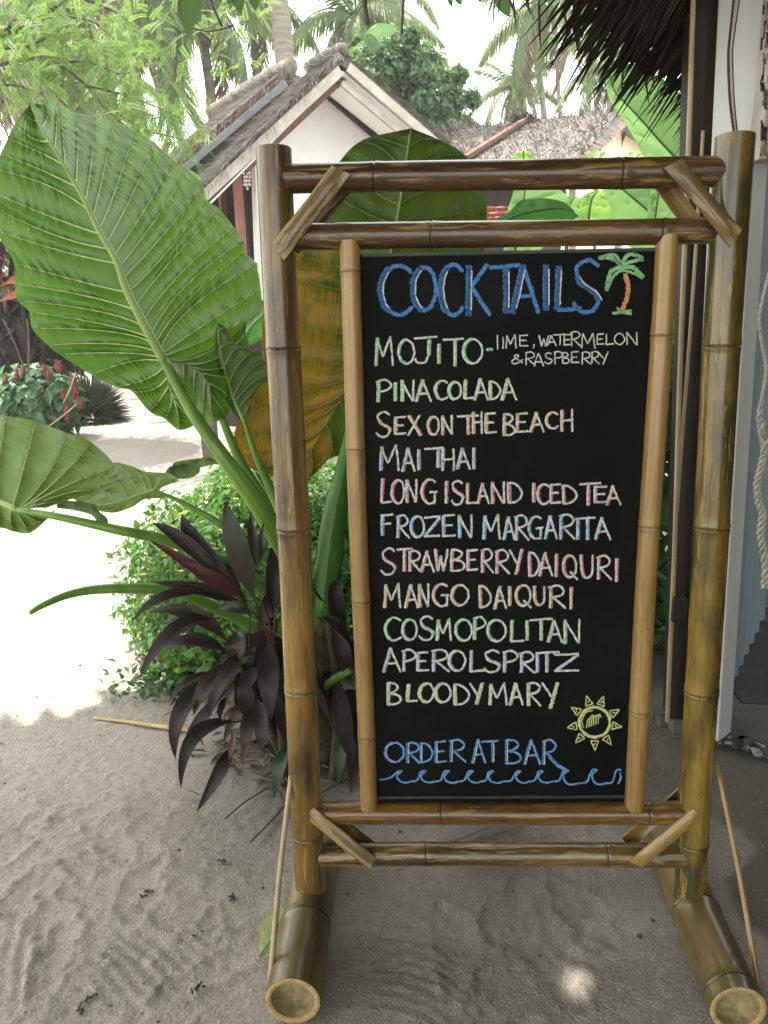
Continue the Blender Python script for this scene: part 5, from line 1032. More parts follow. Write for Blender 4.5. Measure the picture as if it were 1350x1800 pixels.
# low tiled roof between (pinkish) and the thatched parasol at far left
Yt = 8.0
tl = thing('reddish_roof', 'small patch of faded reddish tiled roof showing between the two upper rails', 'roof', P(870, 372, Yt) * A(1, 1, 0))
V, Fc = prism([P(862, 366, Yt), P(900, 364, Yt), P(905, 400, Yt - .3), P(850, 400, Yt - .3)], A(0, .3, -.02)); mk('roof_deck', V, Fc, M['timber_red'], tl, False)
for k in range(24):
    c_ = P(858 + (k % 6) * 8, 369 + (k // 6) * 9, Yt - .1 - (k // 6) * .06); V, Fc = boxv(c_, A(.024, 0, 0), A(0, .04, -.02), A(0, 0, .008)); mk('roof_tile', V + rng.normal(0, .004, (8, 3)), Fc, M['timber_pink'], tl, False)
hut_c = P(-158, 52, 9.2)
hut = thing('thatched_parasol', 'pale shaggy thatch skirt of a parasol hanging into the upper left edge', 'parasol', (hut_c[0], hut_c[1], 0))
v_, f_, u_ = tube([A(hut_c[0], hut_c[1], 0), hut_c + A(0, 0, .2)], .06, 10); mk('pole', v_, f_, M['timber_dk'], hut)
apx = hut_c + A(0, 0, .5); R_ = 1.5; m_ = 20; V = [apx] + [apx + A(math.cos(a) * R_ * .8, math.sin(a) * R_ * .8, -.95) for a in np.linspace(0, 2 * np.pi, m_, endpoint=False)]; mk('canopy', V, [(0, i + 1, (i + 1) % m_ + 1) for i in range(m_)], M['thatch_b'], hut, True)
for nm, mt, n_, l0 in (('skirt', 'thatch_l', 900, .65), ('inner_skirt', 'thatch_b', 600, .75)):
    b = MB()
    for k in range(n_):
        a = rs.uniform(0, 6.28); u = rs.uniform(.35, .85); p = apx + A(math.cos(a) * R_ * u, math.sin(a) * R_ * u, -1.08 * u + .02); d = A(math.cos(a), math.sin(a), -rs.uniform(.8, 3.0)) + rs.normal(0, .25, 3); q = p + nrm(d) * l0 * 1.4 * rs.uniform(.5, 1.1); s_ = A(-math.sin(a), math.cos(a), 0) * rs.uniform(.006, .016)
        b.add([p - s_, p + s_, (p + q) / 2 + s_ * .9 + A(math.cos(a), math.sin(a), 0) * .03, (p + q) / 2 - s_ * .9 + A(math.cos(a), math.sin(a), 0) * .03, q], [(0, 1, 2, 3), (3, 2, 4)])
    o = b.build(nm, M[mt], hut, False); kind(o, 'stuff')

# ------------------------------------------------------------------ BANANA PLANTS BEHIND THE RIGHT OF THE BOARD
ban = thing('banana_plant', 'banana plant with broad pale leaves, the tallest rising under the dark thatch eave', 'banana plant', (1.5, 4.3, 0))
def banana(mid, left, right, d0, mat, lab=None, seed=0, fold=(.2, .2), rib=5):
    m_ = lambda side: [(m, ((m[0] + e[0]) / 2, (m[1] + e[1]) / 2), e) for m, e in zip(mid, side)]
    return row_leaf('leaf', ban, [m_(left), m_(right)], lambda x, y: d0 + .0006 * (y - mid[0][1]) + 0 * x, M[mat], fold, 10, 12, .004, .004, .004, veins=False, midrib=mid, mid_w=(2, rib), vmat='banana_rib', seed=seed, label=lab, wfreq=8)
banana([(1069, 118), (1080, 160), (1100, 182), (1133, 217), (1160, 248), (1190, 280), (1250, 345)], [(1067, 118), (1064, 140), (1072, 175), (1092, 205), (1110, 235), (1130, 272), (1170, 350)], [(1071, 117), (1110, 118), (1145, 128), (1180, 150), (1203, 178), (1225, 230), (1275, 320)], 4.3, 'banana', 'tall broad leaf reaching to the eave', 1)
banana([(1060, 300), (1075, 315), (1091, 330), (1115, 350), (1140, 371), (1180, 405), (1230, 460)], [(1056, 305), (1058, 330), (1062, 355), (1072, 385), (1090, 420), (1130, 450), (1190, 500)], [(1070, 290), (1110, 298), (1150, 310), (1185, 330), (1205, 360), (1225, 400), (1260, 450)], 4.0, 'banana', None, 2)
banana([(1160, 318), (1158, 335), (1156, 352), (1153, 372), (1150, 395), (1148, 430)], [(1155, 318), (1146, 334), (1140, 350), (1138, 372), (1132, 400), (1130, 430)], [(1170, 320), (1182, 335), (1190, 352), (1190, 372), (1188, 400), (1180, 430)], 3.7, 'banana', None, 3)
banana([(1008, 372), (985, 366), (960, 368), (935, 372), (905, 380), (875, 395), (850, 420)], [(1018, 380), (995, 392), (965, 398), (935, 402), (905, 408), (880, 415), (860, 430)], [(1012, 372), (992, 356), (965, 349), (935, 349), (912, 354), (893, 373), (848, 395)], 3.5, 'banana_d', 'arching dark green leaf between the rails', 4)
banana([(915, 318), (922, 335), (920, 355), (915, 375), (912, 410), (905, 440)], [(905, 322), (902, 338), (896, 358), (890, 380), (888, 410), (885, 440)], [(935, 318), (965, 325), (990, 338), (1002, 360), (985, 400), (950, 440)], 3.9, 'banana', None, 5)
banana([(1052, 335), (1042, 345), (1038, 360), (1035, 380), (1032, 410)], [(1050, 333), (1025, 345), (1020, 362), (1018, 384), (1015, 410)], [(1058, 336), (1068, 350), (1073, 365), (1076, 385), (1078, 410)], 3.8, 'banana_l', 'bright young leaf', 6)
banana([(920, 264), (920, 275), (920, 290), (920, 310)], [(908, 268), (899, 278), (896, 292), (895, 310)], [(932, 267), (940, 277), (944, 292), (945, 310)], 4.2, 'banana_l', None, 7)
banana([(1010, 345), (1000, 362), (990, 385), (985, 410)], [(990, 342), (978, 360), (970, 385), (965, 410)], [(1025, 350), (1028, 368), (1025, 390), (1015, 410)], 4.0, 'banana', None, 8)
banana([(1205, 400), (1203, 480), (1196, 560), (1190, 640)], [(1192, 400), (1186, 480), (1180, 560), (1175, 640)], [(1230, 400), (1230, 480), (1225, 560), (1215, 640)], 4.1, 'banana', None, 9)
banana([(1196, 470), (1194, 500), (1190, 530), (1186, 560)], [(1188, 472), (1180, 500), (1176, 530), (1172, 560)], [(1204, 470), (1208, 500), (1206, 530), (1200, 560)], 3.6, 'banana_l', None, 10)
banana([(475, 540), (455, 560), (440, 575), (425, 600)], [(470, 535), (450, 545), (436, 552), (425, 570)], [(480, 560), (465, 590), (450, 602), (435, 608)], 5.2, 'banana_d', None, 11)
for k, (x_, y_, yy) in enumerate(((1500, 0, 0), (1350, 0, 0), (1.0, 0, 0))):
    bx_ = [1.5, 1.25, .75][k]; by_ = [4.4, 4.1, 4.0][k]; tp = [(1.62, 4.35, 2.2), (1.35, 4.05, 1.8), (.95, 3.95, 1.6)][k]
    q = bez([A(bx_, by_, -.05), A(bx_ + .03, by_, .9), A(*tp)], 16); v_, f_, u_ = tube(q, np.linspace(.085, .035, 16), 12); mk('stem', v_, f_, M['petiole_b'], ban, True, u_)
# bright seedlings above the top rail
sd = thing('young_shrub', 'bright green leafy tips poking above the top rail in front of the cream wall', 'shrub', P(1048, 560, 6) * A(1, 1, 0))
for (x_, y_, ang, l_) in [(1040, 276, 140, 18), (1048, 276, 95, 22), (1052, 278, 50, 20), (1044, 280, 170, 16), (1112, 276, 110, 14), (1120, 278, 60, 14), (1056, 282, 20, 14), (1106, 280, 150, 12)]:
    a = math.radians(ang); p0 = P(x_, y_ + 4, 6); p2 = P(x_ + math.cos(a) * l_, y_ + 4 - math.sin(a) * l_, 6.02); blade(p0, (p0 + p2) / 2 + A(0, .01, .01), p2, pxr(p0, 9), M['banana_l'], sd, n=6)
for x_ in (1046, 1114):
    v_, f_, u_ = tube(bez([P(x_, 560, 6) * A(1, 1, 0), P(x_, 400, 6), P(x_, 282, 6)], 8), .012, 6); mk('stem', v_, f_, M['bark'], sd)
# dark undergrowth behind the board, seen in the slit by the right post
ug = thing('shaded_undergrowth', 'dark tangled undergrowth in the slit between board and white post', 'undergrowth', (1.0, 3.6, 0))
rs = np.random.RandomState(77); b = MB()
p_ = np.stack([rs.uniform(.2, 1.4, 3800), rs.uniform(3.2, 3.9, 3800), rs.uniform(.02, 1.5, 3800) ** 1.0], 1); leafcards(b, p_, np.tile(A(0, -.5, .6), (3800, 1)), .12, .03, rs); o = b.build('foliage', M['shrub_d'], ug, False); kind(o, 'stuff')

# ------------------------------------------------------------------ PLANTS ACROSS THE PATH, LEFT
Yp = 9.2
rf = thing('red_spike_plant', 'leafy plant with upright red flower spikes at the left edge, beyond the big leaf', 'plant', G(60, 772) )
gpt = G(60, 772); Yf = gpt[1]
rs = np.random.RandomState(12); b = MB(); c_ = P(55, 712, Yf); rX, rZ = pxr(c_, 160), pxr(c_, 130)
p_, d_ = shell(1700, c_, A(rX, rX * .8, rZ), rs, .4, 1.0, 0.02); leafcards(b, p_, d_ + A(0, -.4, .6), .20, .055, rs, droop=.5); o = b.build('foliage', mat_leaf('spike_plant_leaf', (.055, .13, .05), (.09, .19, .08), .2, .35, None, 2), rf, False); kind(o, 'stuff')
for (x_, y_, a_) in [(28, 655, 5), (40, 650, 0), (78, 648, 0), (84, 655, 4), (10, 668, -5), (100, 640, 2), (72, 690, 0), (35, 700, -3), (110, 690, 8), (125, 668, 30), (130, 680, 15), (120, 715, -15), (63, 720, -4), (95, 735, 0), (118, 730, 3), (105, 642, 0), (128, 690, 10), (136, 704, 20), (88, 700, -3)]:
    p = P(x_, y_ - 9, Yf - .35); q = P(x_ + math.sin(math.radians(a_)) * 22, y_ + 13, Yf - .35); qq = bez([q, (p + q) / 2, p], 7); v_, f_, u_ = tube(qq, np.array([.012, .03, .036, .036, .03, .022, .006]), 7); v_ = v_ + rs.normal(0, .004, v_.shape); mk('flower_spike', v_, f_, M['red_fl'], rf, False)
for (a_, b_) in (((133, 655), (112, 708)), ((135, 710), (82, 752)), ((48, 560), (50, 650)), ((5, 560), (40, 640))):
    v_, f_, u_ = tube(bez([P(*a_, Yf - .4), P((a_[0] + b_[0]) / 2 + 2, (a_[1] + b_[1]) / 2, Yf - .4), P(*b_, Yf - .4)], 8), .012, 5); mk('dry_stem', v_, f_, M['twig'] if a_[0] > 100 else M['bark'], rf)
gg = G(160, 742); gr = thing('dark_grass_tuft', 'rounded dark spiky grass tuft beside the red-flowered plant', 'grass tuft', gg)
b = MB(); rX = .46
for k in range(1500):
    d = rs.normal(0, 1, 3); d[2] = abs(d[2]) + .02; d /= np.linalg.norm(d); s0 = gg + A(0, 0, .02) + d * .25 * A(1, 1, 1.2); L_ = rs.uniform(.30, .52); p2 = s0 + d * L_ * A(1, 1, 1.35) + A(0, 0, -.08); s_ = nrm(np.cross(d, rs.normal(0, 1, 3))) * .012
    b.add([s0 - s_, s0 + s_, (s0 + p2) / 2 + s_ * .8 + A(0, 0, .03), (s0 + p2) / 2 - s_ * .8 + A(0, 0, .03), p2], [(0, 1, 2, 3), (3, 2, 4)])
o = b.build('blades', mat_leaf('dark_grass', (.022, .035, .018), (.05, .065, .035), .2, .5, None, 3), gr, False); kind(o, 'stuff')
# copper-leaved cordyline cluster far left, its shade put into the dark leaf colour
cpt = thing('copper_cordyline', 'dark reddish-brown cordyline clump at the left edge behind the flower spikes', 'plant', G(20, 735)); Yc = G(20, 735)[1] + .3
for k in range(85):
    x_ = rs.uniform(-60, 95); y_ = rs.uniform(430, 660); top = y_ < 540
    if x_ > 40 and y_ < 560: x_ -= 50
    a = rs.uniform(-2.6, -.5) if not top else rs.uniform(.2, 2.9); l_ = rs.uniform(45, 95)
    p0 = P(x_, y_, Yc + rs.uniform(-.4, .5)); p2 = P(x_ + math.cos(a) * l_, y_ - math.sin(a) * l_, Yc + rs.uniform(-.7, .3)); blade(p0, (p0 + p2) / 2 + A(0, 0, .06), p2, pxr(p0, rs.uniform(9, 17)), M['amber'] if (top and rs.rand() < .4) else M['ti_shade'], cpt, n=8)
for x_ in (10, 40, 70):
    v_, f_, u_ = tube(bez([G(x_, 735), P(x_ + 5, 640, Yc), P(x_, 520, Yc)], 10), .04, 8); mk('stem', v_, f_, M['timber_dk'], cpt)
b = MB(); p_ = np.stack([rs.uniform(P(-80, 600, Yc)[0], P(95, 600, Yc)[0], 1300), rs.uniform(Yc, Yc + .9, 1300), rs.uniform(.05, 2.0, 1300)], 1); leafcards(b, p_, np.tile(A(0, -.5, .5), (1300, 1)), .35, .06, rs, droop=.8); o = b.build('inner_foliage', M['ti_shade'], cpt, False); kind(o, 'stuff')

# ------------------------------------------------------------------ TREES
def frond_mesh(name, seed, n=46, droop=1.0, dead=False):
    rs = np.random.RandomState(seed); b = MB(); t = np.linspace(0, 1, n)
    cx = t * (1 - .12 * droop * t); cz = .22 * t - .62 * droop * t ** 2.1; cy = .05 * np.sin(t * 3) * rs.uniform(-1, 1)
    C = np.stack([cx, cy, cz], 1); v_, f_, u_ = tube(C[::3], np.linspace(.014, .003, len(C[::3])), 5, False); b.add(v_, f_)
    T = np.gradient(C, axis=0); T /= np.linalg.norm(T, axis=1)[:, None]
    for i in range(4, n):
        for sgn in (-1, 1):
            for h in (0, .5):
                if rs.rand() < (.08 if not dead else .4): continue
                p = C[i] - T[i] * h * (1 / n); ll = .27 * (np.sin(np.pi * min(1, .12 + .86 * t[i])) ** .6) * rs.uniform(.85, 1.1)
                d = nrm(A(0, sgn, 0) * .75 + T[i] * .75 + A(0, 0, -.18 - .45 * droop) + rs.normal(0, .09, 3)); e = p + d * ll + A(0, 0, -.10 * ll * 2); s = nrm(np.cross(d, A(0, 0, 1))) * .010
                m_ = (p + e) / 2 + A(0, 0, .025); b.add([p, m_ + s, e, m_ - s], [(0, 1, 2, 3)])
    V = np.concatenate(b.V); me_ = bpy.data.meshes.new(name); me_.from_pydata(V.tolist(), [], b.F); me_.materials.append(M['palm_dead'] if dead else M['palm_leaf']); return me_
FR = [frond_mesh('frond', 1, droop=.7), frond_mesh('frond', 2, droop=1.05), frond_mesh('frond', 3, droop=1.5), frond_mesh('frond', 4, droop=1.7, dead=True)]
def palm(px_top, py_top, Y_, r, base_px, label, L_=2.6, n=20, seed=0, group='coconut palms', crown=True, kinds=(0, 1, 2), mid=None):
    top = P(px_top, py_top, Y_); bs = P(base_px, 560, Y_) * A(1, 1, 0); rs = np.random.RandomState(seed)
    o = thing('coconut_palm', label, 'palm tree', bs, group)
    md_ = (top + bs) / 2 + A(rs.uniform(-.1, .1), 0, 0) if mid is None else P(*mid, Y_)
    q = bez([bs - A(0, 0, .1), md_, top], 60); rad = np.linspace(r * 1.25, r * .85, 60) * (1 + .045 * (np.arange(60) % 3 == 0))
    v_, f_, u_ = tube(q, rad, 12); mk('trunk', v_, f_, M['palm_trunk'], o, True, u_)
    if crown:
        for k in range(n):
            az = k * 2.399 + rs.uniform(-.3, .3); lvl = k / n; ty = 0 if lvl < .35 else (1 if lvl < .65 else 2); pit = (1.0 - 1.9 * lvl) + rs.uniform(-.1, .1)
            if k >= n - 2: ty = 3
            fo = bpy.data.objects.new('frond', FR[ty]); SC.collection.objects.link(fo); fo.parent = o; fo.location = Vector(top - bs)
            fo.rotation_euler = (rs.uniform(-.3, .3), -pit, az); s_ = L_ * rs.uniform(.85, 1.1); fo.scale = (s_, s_, s_)
        for k in range(5):
            a = k * 1.25; c_ = top + A(math.cos(a) * r * 1.6, math.sin(a) * r * 1.6, -r * 1.2); q = [c_ + A(0, 0, z) * r for z in (-.9, -.5, 0, .5, .9)]; v_, f_, u_ = tube(q, [r * .2, r * .75, r * .9, r * .7, r * .2], 8); mk('coconut', v_, f_, M['petiole'], o)
    return o
palm(440, -420, 14, pxr(P(480, 50, 14), 33), 540, 'thick ringed palm trunk rising directly behind the left bungalow ridge', 2.6, 16, 1, mid=(505, 150))
palm(425, -20, 19, pxr(P(440, 50, 19), 12), 475, 'slim leaning palm trunk between the big leaf and the thick trunk', 2.2, 14, 2, mid=(450, 120))
palm(335, -10, 17, pxr(P(350, 50, 17), 17), 395, 'grey palm with drooping fronds above the rear bungalow roof', 2.6, 18, 3, mid=(373, 190))
palm(198, -120, 15, pxr(P(220, 100, 15), 36), 290, 'stout vine-covered palm trunk above the huge leaf', 3.0, 16, 4, mid=(238, 200))
palm(276, 20, 20, pxr(P(290, 100, 20), 9), 345, 'thin crooked palm trunk behind the feathery branches', 2.0, 13, 5, mid=(312, 190))
palm(625, 28, 20, pxr(P(625, 60, 20), 16), 620, 'palm whose whole crown shows above the white gable peak', 2.3, 22, 6)
palm(905, 152, 24, pxr(P(910, 180, 24), 7), 935, 'small slender palm with sagging fronds above the long thatched roof', 1.5, 18, 7, mid=(920, 230))
palm(968, -6, 20, pxr(P(975, 150, 20), 7), 1010, 'tall palm with long hanging fronds in front of the thatch eave', 2.1, 15, 8, mid=(985, 210))
palm(928, 40, 23, pxr(P(945, 150, 23), 10), 985, 'pale leaning palm between the hanging fronds and the small palm', 1.6, 14, 9, mid=(957, 210))
palm(1072, 108, 16, pxr(P(1078, 150, 16), 18), 1090, 'palm with stubby trunk partly hidden by the tall banana leaf', 1.3, 15, 10)
palm(690, -30, 26, pxr(P(690, 30, 26), 8), 690, 'distant palm crown cut off by the top edge above the round tree', 1.8, 14, 11)
palm(1035, 60, 28, pxr(P(1035, 100, 28), 8), 1050, 'faint distant palm seen through the fringe of the eave', 1.6, 14, 12)
palm(150, 130, 13, pxr(P(150, 130, 13), 14), 150, 'short palm with dark fronds just above the huge leaf tip', 1.5, 16, 14)
palm(70, -30, 18, pxr(P(70, 100, 18), 20), 100, 'palm crowding the upper left corner behind the branches', 3.0, 22, 15)

# broad-leaved round tree in the middle
rs = np.random.RandomState(21); Ym = 16.
bt = thing('broadleaf_tree', 'rounded leafy green tree behind the white gable, sloping down to the right', 'tree', P(700, 560, Ym) * A(1, 1, 0))
cl = [(665, 120, 46), (700, 100, 34), (735, 130, 42), (690, 170, 60), (755, 180, 50), (790, 205, 36), (730, 220, 60), (815, 235, 26), (780, 245, 36), (722, 62, 12), (748, 92, 16), (765, 112, 12), (786, 135, 10), (808, 130, 9), (640, 95, 30), (700, 260, 60), (830, 172, 9), (800, 165, 13), (836, 236, 12), (660, 210, 50), (760, 280, 60), (860, 262, 14)]
b = MB(); b2 = MB()
for (x_, y_, r_) in cl:
    c_ = P(x_, y_, Ym + rs.uniform(-.6, .6)); R0 = pxr(c_, 2 * r_); n_ = int(16 + r_ * 14)
    d = rs.normal(0, 1, (n_, 3)); d /= np.linalg.norm(d, axis=1)[:, None]; rad = rs.uniform(.35, 1.08, n_)[:, None]; p_ = c_ + d * R0 * rad * (.8 + .45 * rs.rand(n_, 1)); leafcards(b if r_ > 15 else b2, p_, d + A(0, 0, .7), .17, .05, rs, droop=.4)
o = b.build('crown', M['tree_leaf'], bt, False); kind(o, 'stuff'); o = b2.build('outer_sprigs', M['tree_leaf'], bt, False); kind(o, 'stuff')
tb = P(700, 560, Ym) * A(1, 1, 0)
for tgt in cl[:9]:
    q = bez([P(702, 300, Ym), P((702 + tgt[0]) / 2, (300 + tgt[1]) / 2 + 10, Ym), P(tgt[0], tgt[1], Ym)], 10); v_, f_, u_ = tube(q, np.linspace(.09, .02, 10), 6); mk('limb', v_, f_, M['bark'], bt)
v_, f_, u_ = tube(bez([tb, P(700, 420, Ym), P(702, 300, Ym)], 12), np.linspace(.2, .12, 12), 10); mk('trunk', v_, f_, M['bark'], bt)
# banana-like leaves at its crown
for (m_, l_, r_, mt) in (([(640, 62), (660, 46), (685, 42), (697, 50)], [(640, 66), (662, 66), (685, 64), (697, 54)], [(640, 60), (660, 42), (685, 42), (697, 48)], 'banana'), ([(638, 55), (650, 70), (660, 88), (658, 97)], [(636, 60), (642, 76), (652, 92), (657, 97)], [(645, 54), (662, 68), (668, 84), (660, 96)], 'banana_d')):
    row_leaf('broad_leaf', bt, [[(m, ((m[0] + e[0]) / 2, (m[1] + e[1]) / 2), e) for m, e in zip(m_, s)] for s in (l_, r_)], lambda x, y: 15.0 + 0 * x, M[mt], (.2, .2), 6, 8, .01, .0, .0, veins=False, seed=3)

# feathery tree upper left
Yft = 7.5; rs = np.random.RandomState(31)
ft = thing('feathery_tree', 'light feathery-leaved tree with thin crooked branches filling the upper left', 'tree', P(-160, 560, Yft) * A(1, 1, 0))
tb = P(-160, 560, Yft) * A(1, 1, 0)
v_, f_, u_ = tube(bez([tb, P(-150, 300, Yft), P(-90, 130, Yft)], 16), np.linspace(.16, .09, 16), 10); mk('trunk', v_, f_, M['bark'], ft)
BR = [([(-90, 130), (0, 60), (60, 34), (130, -10)], 22), ([(-60, 110), (10, 85), (60, 75), (110, 50), (150, 30)], 9), ([(20, 70), (60, 90), (100, 110), (150, 150), (190, 195), (250, 245)], 9), ([(-40, 120), (30, 108), (80, 98), (110, 118), (160, 155), (215, 205)], 8), ([(40, 95), (60, 125), (90, 160), (120, 190)], 9), ([(60, 35), (110, 28), (165, 40), (200, 70)], 6),
      ([(100, 110), (160, 110), (210, 130), (250, 120)], 5), ([(150, 150), (210, 165), (280, 190), (330, 215)], 5), ([(130, -10), (200, 20), (260, 60), (300, 80)], 6), ([(0, 60), (50, 10), (90, -20)], 8), ([(-90, 130), (-30, 150), (30, 150), (80, 170)], 9), ([(300, 80), (340, 55), (400, 45), (430, 40)], 4), ([(215, 205), (260, 230), (300, 240), (345, 250)], 4)]
sites = []
for pts, w in BR:
    q = bez([P(x, y, Yft + .25 * math.sin(x * .03 + i)) for i, (x, y) in enumerate(pts)], 26); v_, f_, u_ = tube(q, np.linspace(pxr(q[0], w), pxr(q[0], w * .25), 26), 7); mk('branch', v_, f_, M['bark'], ft); sites += list(q[4:])
sites = np.array(sites)
twg = MB()
def spray(mb, p, d, L_, rs, n=15, lw=.0062, ll=.034):
    d = nrm(d); up = nrm(rs.normal(0, 1, 3) + A(0, 0, 1.2)); s = nrm(np.cross(d, up)); k = np.arange(n) / n
    for i in range(n):
        c = p + d * L_ * k[i] + A(0, 0, -.25 * L_ * k[i] ** 2)
        for g in (-1, 1):
            e = c + (s * g + d * .5) * ll * (1 - .45 * k[i]); w_ = d * lw; mb.add([c, (c + e) / 2 + w_, e, (c + e) / 2 - w_], [(0, 1, 2, 3)])
fa, fb_ = MB(), MB()
for k in range(1250):
    if k < 800:
        p = sites[rs.randint(len(sites))] + rs.normal(0, .17, 3)
    else:
        x_, y_ = [(rs.uniform(-60, 110), rs.uniform(-20, 200)), (rs.normal(225, 22), rs.uniform(-20, 245)), (rs.uniform(180, 350), rs.uniform(170, 260)), (rs.uniform(-60, 200), rs.uniform(-20, 120))][rs.randint(4)]; p = P(x_, y_, Yft + rs.uniform(-.6, 1.4))
    spray(fa if rs.rand() < .62 else fb_, p, rs.normal(0, 1, 3) + A(0, 0, -.35), rs.uniform(.12, .26), rs)
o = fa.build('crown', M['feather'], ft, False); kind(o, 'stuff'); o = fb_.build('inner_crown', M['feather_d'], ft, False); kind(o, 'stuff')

# far belt of bushes closing the horizon
rs = np.random.RandomState(55); b = MB()
n_ = 15000; X_ = rs.uniform(-26, 24, n_); hz_ = 2.3 + 1.6 * fbm(X_ * .35, X_ * 0 + 3, 5) + np.where(X_ < -5, 2.0, 0); Z_ = rs.uniform(0, 1, n_) * hz_; Y_ = 26 + rs.uniform(-1, 1.5, n_)
leafcards(b, np.stack([X_, Y_, Z_], 1), np.tile(A(0, -.6, .6), (n_, 1)), .5, .16, rs, droop=.4); belt = b.build('far_bushes', M['tree_leaf'], None, False); belt['label'] = 'low belt of green bushes closing the view beyond the bungalows'; belt['category'] = 'bushes'; kind(belt, 'stuff')

# ------------------------------------------------------------------ TREE OVERHEAD: its crown shades the stand, a few leaves hang into the top of the view
ot = thing('overhanging_tree', 'broad-leaved tree overhead with a few dark leaves and dead strips hanging into the top', 'tree', (-3.2, -2.2, 0))
v_, f_, u_ = tube(bez([A(-3.2, -2.2, -.1), A(-3.1, -2.0, 2.4), A(-2.4, -.6, 5.2)], 20), np.linspace(.24, .14, 20), 12); mk('trunk', v_, f_, M['bark'], ot)
for e in ((-4.5, 1.5, 5.4), (-1.0, 2.4, 5.6), (1.5, 2.0, 5.8), (2.5, -1.5, 5.8), (-2.4, 2.2, 5.5), (-.5, 1.0, 6.1)):
    v_, f_, u_ = tube(bez([A(-2.4, -.6, 5.2), (A(-2.4, -.6, 5.2) + A(*e)) / 2 + A(0, 0, .25), A(*e)], 12), np.linspace(.11, .03, 12), 8); mk('limb', v_, f_, M['bark'], ot)
rs = np.random.RandomState(91); n_ = 30000
h = rs.uniform(4.7, 6.3, n_); gx_ = rs.uniform(-4.2, 5.0, n_); gy_ = rs.uniform(-7.0, 3.6, n_)
edge = .0 + np.interp(gx_, [-5, -3, -2.2, -1.47, -1.15, -.9, -.6, -.2, .5, 1.5, 5], [2.35, 2.25, 2.3, 2.50, 2.72, 2.90, 2.94, 3.0, 3.25, 3.4, 3.5]) + rs.normal(0, .035, n_)
keep = gy_ < edge
for (sx, sy, sr) in [(.36, 1.46, .03), (.70, 1.41, .055), (-1.02, 1.90, .04)] + [tuple((*G(x, y)[:2], r)) for x, y, r in ((1150, 1795, .05),)]:
    keep &= np.hypot(gx_ - sx, gy_ - sy) > sr + .12
cx_ = gx_ + SUN.x / SUN.z * h; cy_ = gy_ + SUN.y / SUN.z * h
p_ = np.stack([cx_, cy_, h], 1)[keep]; b = MB(); leafcards(b, p_, np.tile(A(SUN.x, SUN.y, SUN.z) * 2.2, (len(p_), 1)), .36, .095, rs, droop=.1)
hx = rs.uniform(-3.0, 1.5, 9000); he = np.interp(hx, [-5, -3, -2.2, -1.47, -1.15, -.9, -.6, -.2, .5, 1.5, 5], [2.35, 2.25, 2.3, 2.50, 2.72, 2.90, 2.94, 3.0, 3.25, 3.4, 3.5]) + .13 - np.abs(rs.normal(0, .15, 9000)) + rs.normal(0, .03, 9000); hh = rs.uniform(4.7, 6.0, 9000)
leafcards(b, np.stack([hx + SUN.x / SUN.z * hh, he + SUN.y / SUN.z * hh, hh], 1), np.tile(A(SUN.x, SUN.y, SUN.z) * 2, (9000, 1)), .13, .04, rs, droop=.1); o = b.build('crown', M['over_leaf'], ot, False); kind(o, 'stuff')
def hleaf(pts, w, Y_=2.6, mt='over_leaf', nm='hanging_leaf'):
    a, m2, c = [P(x, y, Y_) for x, y in pts]; blade(a, m2, c, pxr(a, w), M[mt], ot, nm, 10, .12, pet=.02)
hleaf([(345, -40), (336, 10), (330, 66)], 40); hleaf([(410, -30), (418, 0), (424, 24)], 26); hleaf([(445, -30), (446, -4), (450, 20)], 24); hleaf([(405, -20), (403, -2), (400, 8)], 12)
hleaf([(800, -20), (806, -2), (812, 8)], 14); hleaf([(788, -16), (790, 0), (792, 10)], 8); hleaf([(868, -30), (884, 5), (896, 30)], 26); hleaf([(840, -20), (842, -6), (846, 4)], 10)
for pts, w in (([(640, -20, 2.6), (641, 10, 2.6), (646, 42, 2.6)], 12), ([(710, -20, 2.6), (708, 20, 2.6), (706, 60, 2.6)], 5), ([(368, -10, 2.6), (376, 15, 2.6), (390, 46, 2.6)], 5), ([(338, 50, 2.8), (370, 55, 2.8), (410, 46, 2.8)], 2.5)):
    q = bez([P(*p) for p in pts], 10); v_, f_, u_ = tube(q, [pxr(x, w) * (1 if w < 8 else .8) for x in q], 6); mk('hanging_strip', v_, f_, M['bark'], ot)

# ------------------------------------------------------------------ SMALL THINGS ON THE SAND
rs = np.random.RandomState(63)
def scatter(name, label, cat, mat, n, s0, s1, xr, yr, flat=.6):
    b = MB()
    oc = np.array([(1, 0, 0), (-1, 0, 0), (0, 1, 0), (0, -1, 0), (0, 0, 1), (0, 0, -1)], float); ff = [(0, 2, 4), (2, 1, 4), (1, 3, 4), (3, 0, 4), (2, 0, 5), (1, 2, 5), (3, 1, 5), (0, 3, 5)]
    for k in range(n):
        x_ = rs.uniform(*xr); y_ = rs.uniform(*yr); s_ = rs.uniform(s0, s1) * rs.uniform(.4, 1); V = oc * s_ * A(1, rs.uniform(.6, 1.3), flat) + rs.normal(0, s_ * .22, (6, 3)); b.add(V + A(x_, y_, gz(x_, y_) + s_ * .15), ff)
    o = b.build(name, mat, None, False); o['label'] = label; o['category'] = cat; kind(o, 'stuff')
scatter('pebbles', 'tiny pale coral bits scattered over the grey sand', 'pebbles', M['concrete_l'], 9000, .0010, .0030, (-1.7, 1.1), (1.25, 2.9))
scatter('coarse_grains', 'sand crumbs and dark grains strewn over the ground', 'grit', M['stone'], 4200, .0015, .0048, (-2.2, 1.3), (1.3, 4))
scatter('dark_debris', 'small dark scraps of leaf litter on the sand', 'leaf litter', M['debris'], 170, .003, .009, (-2.6, .9), (1.3, 4.6), .4)
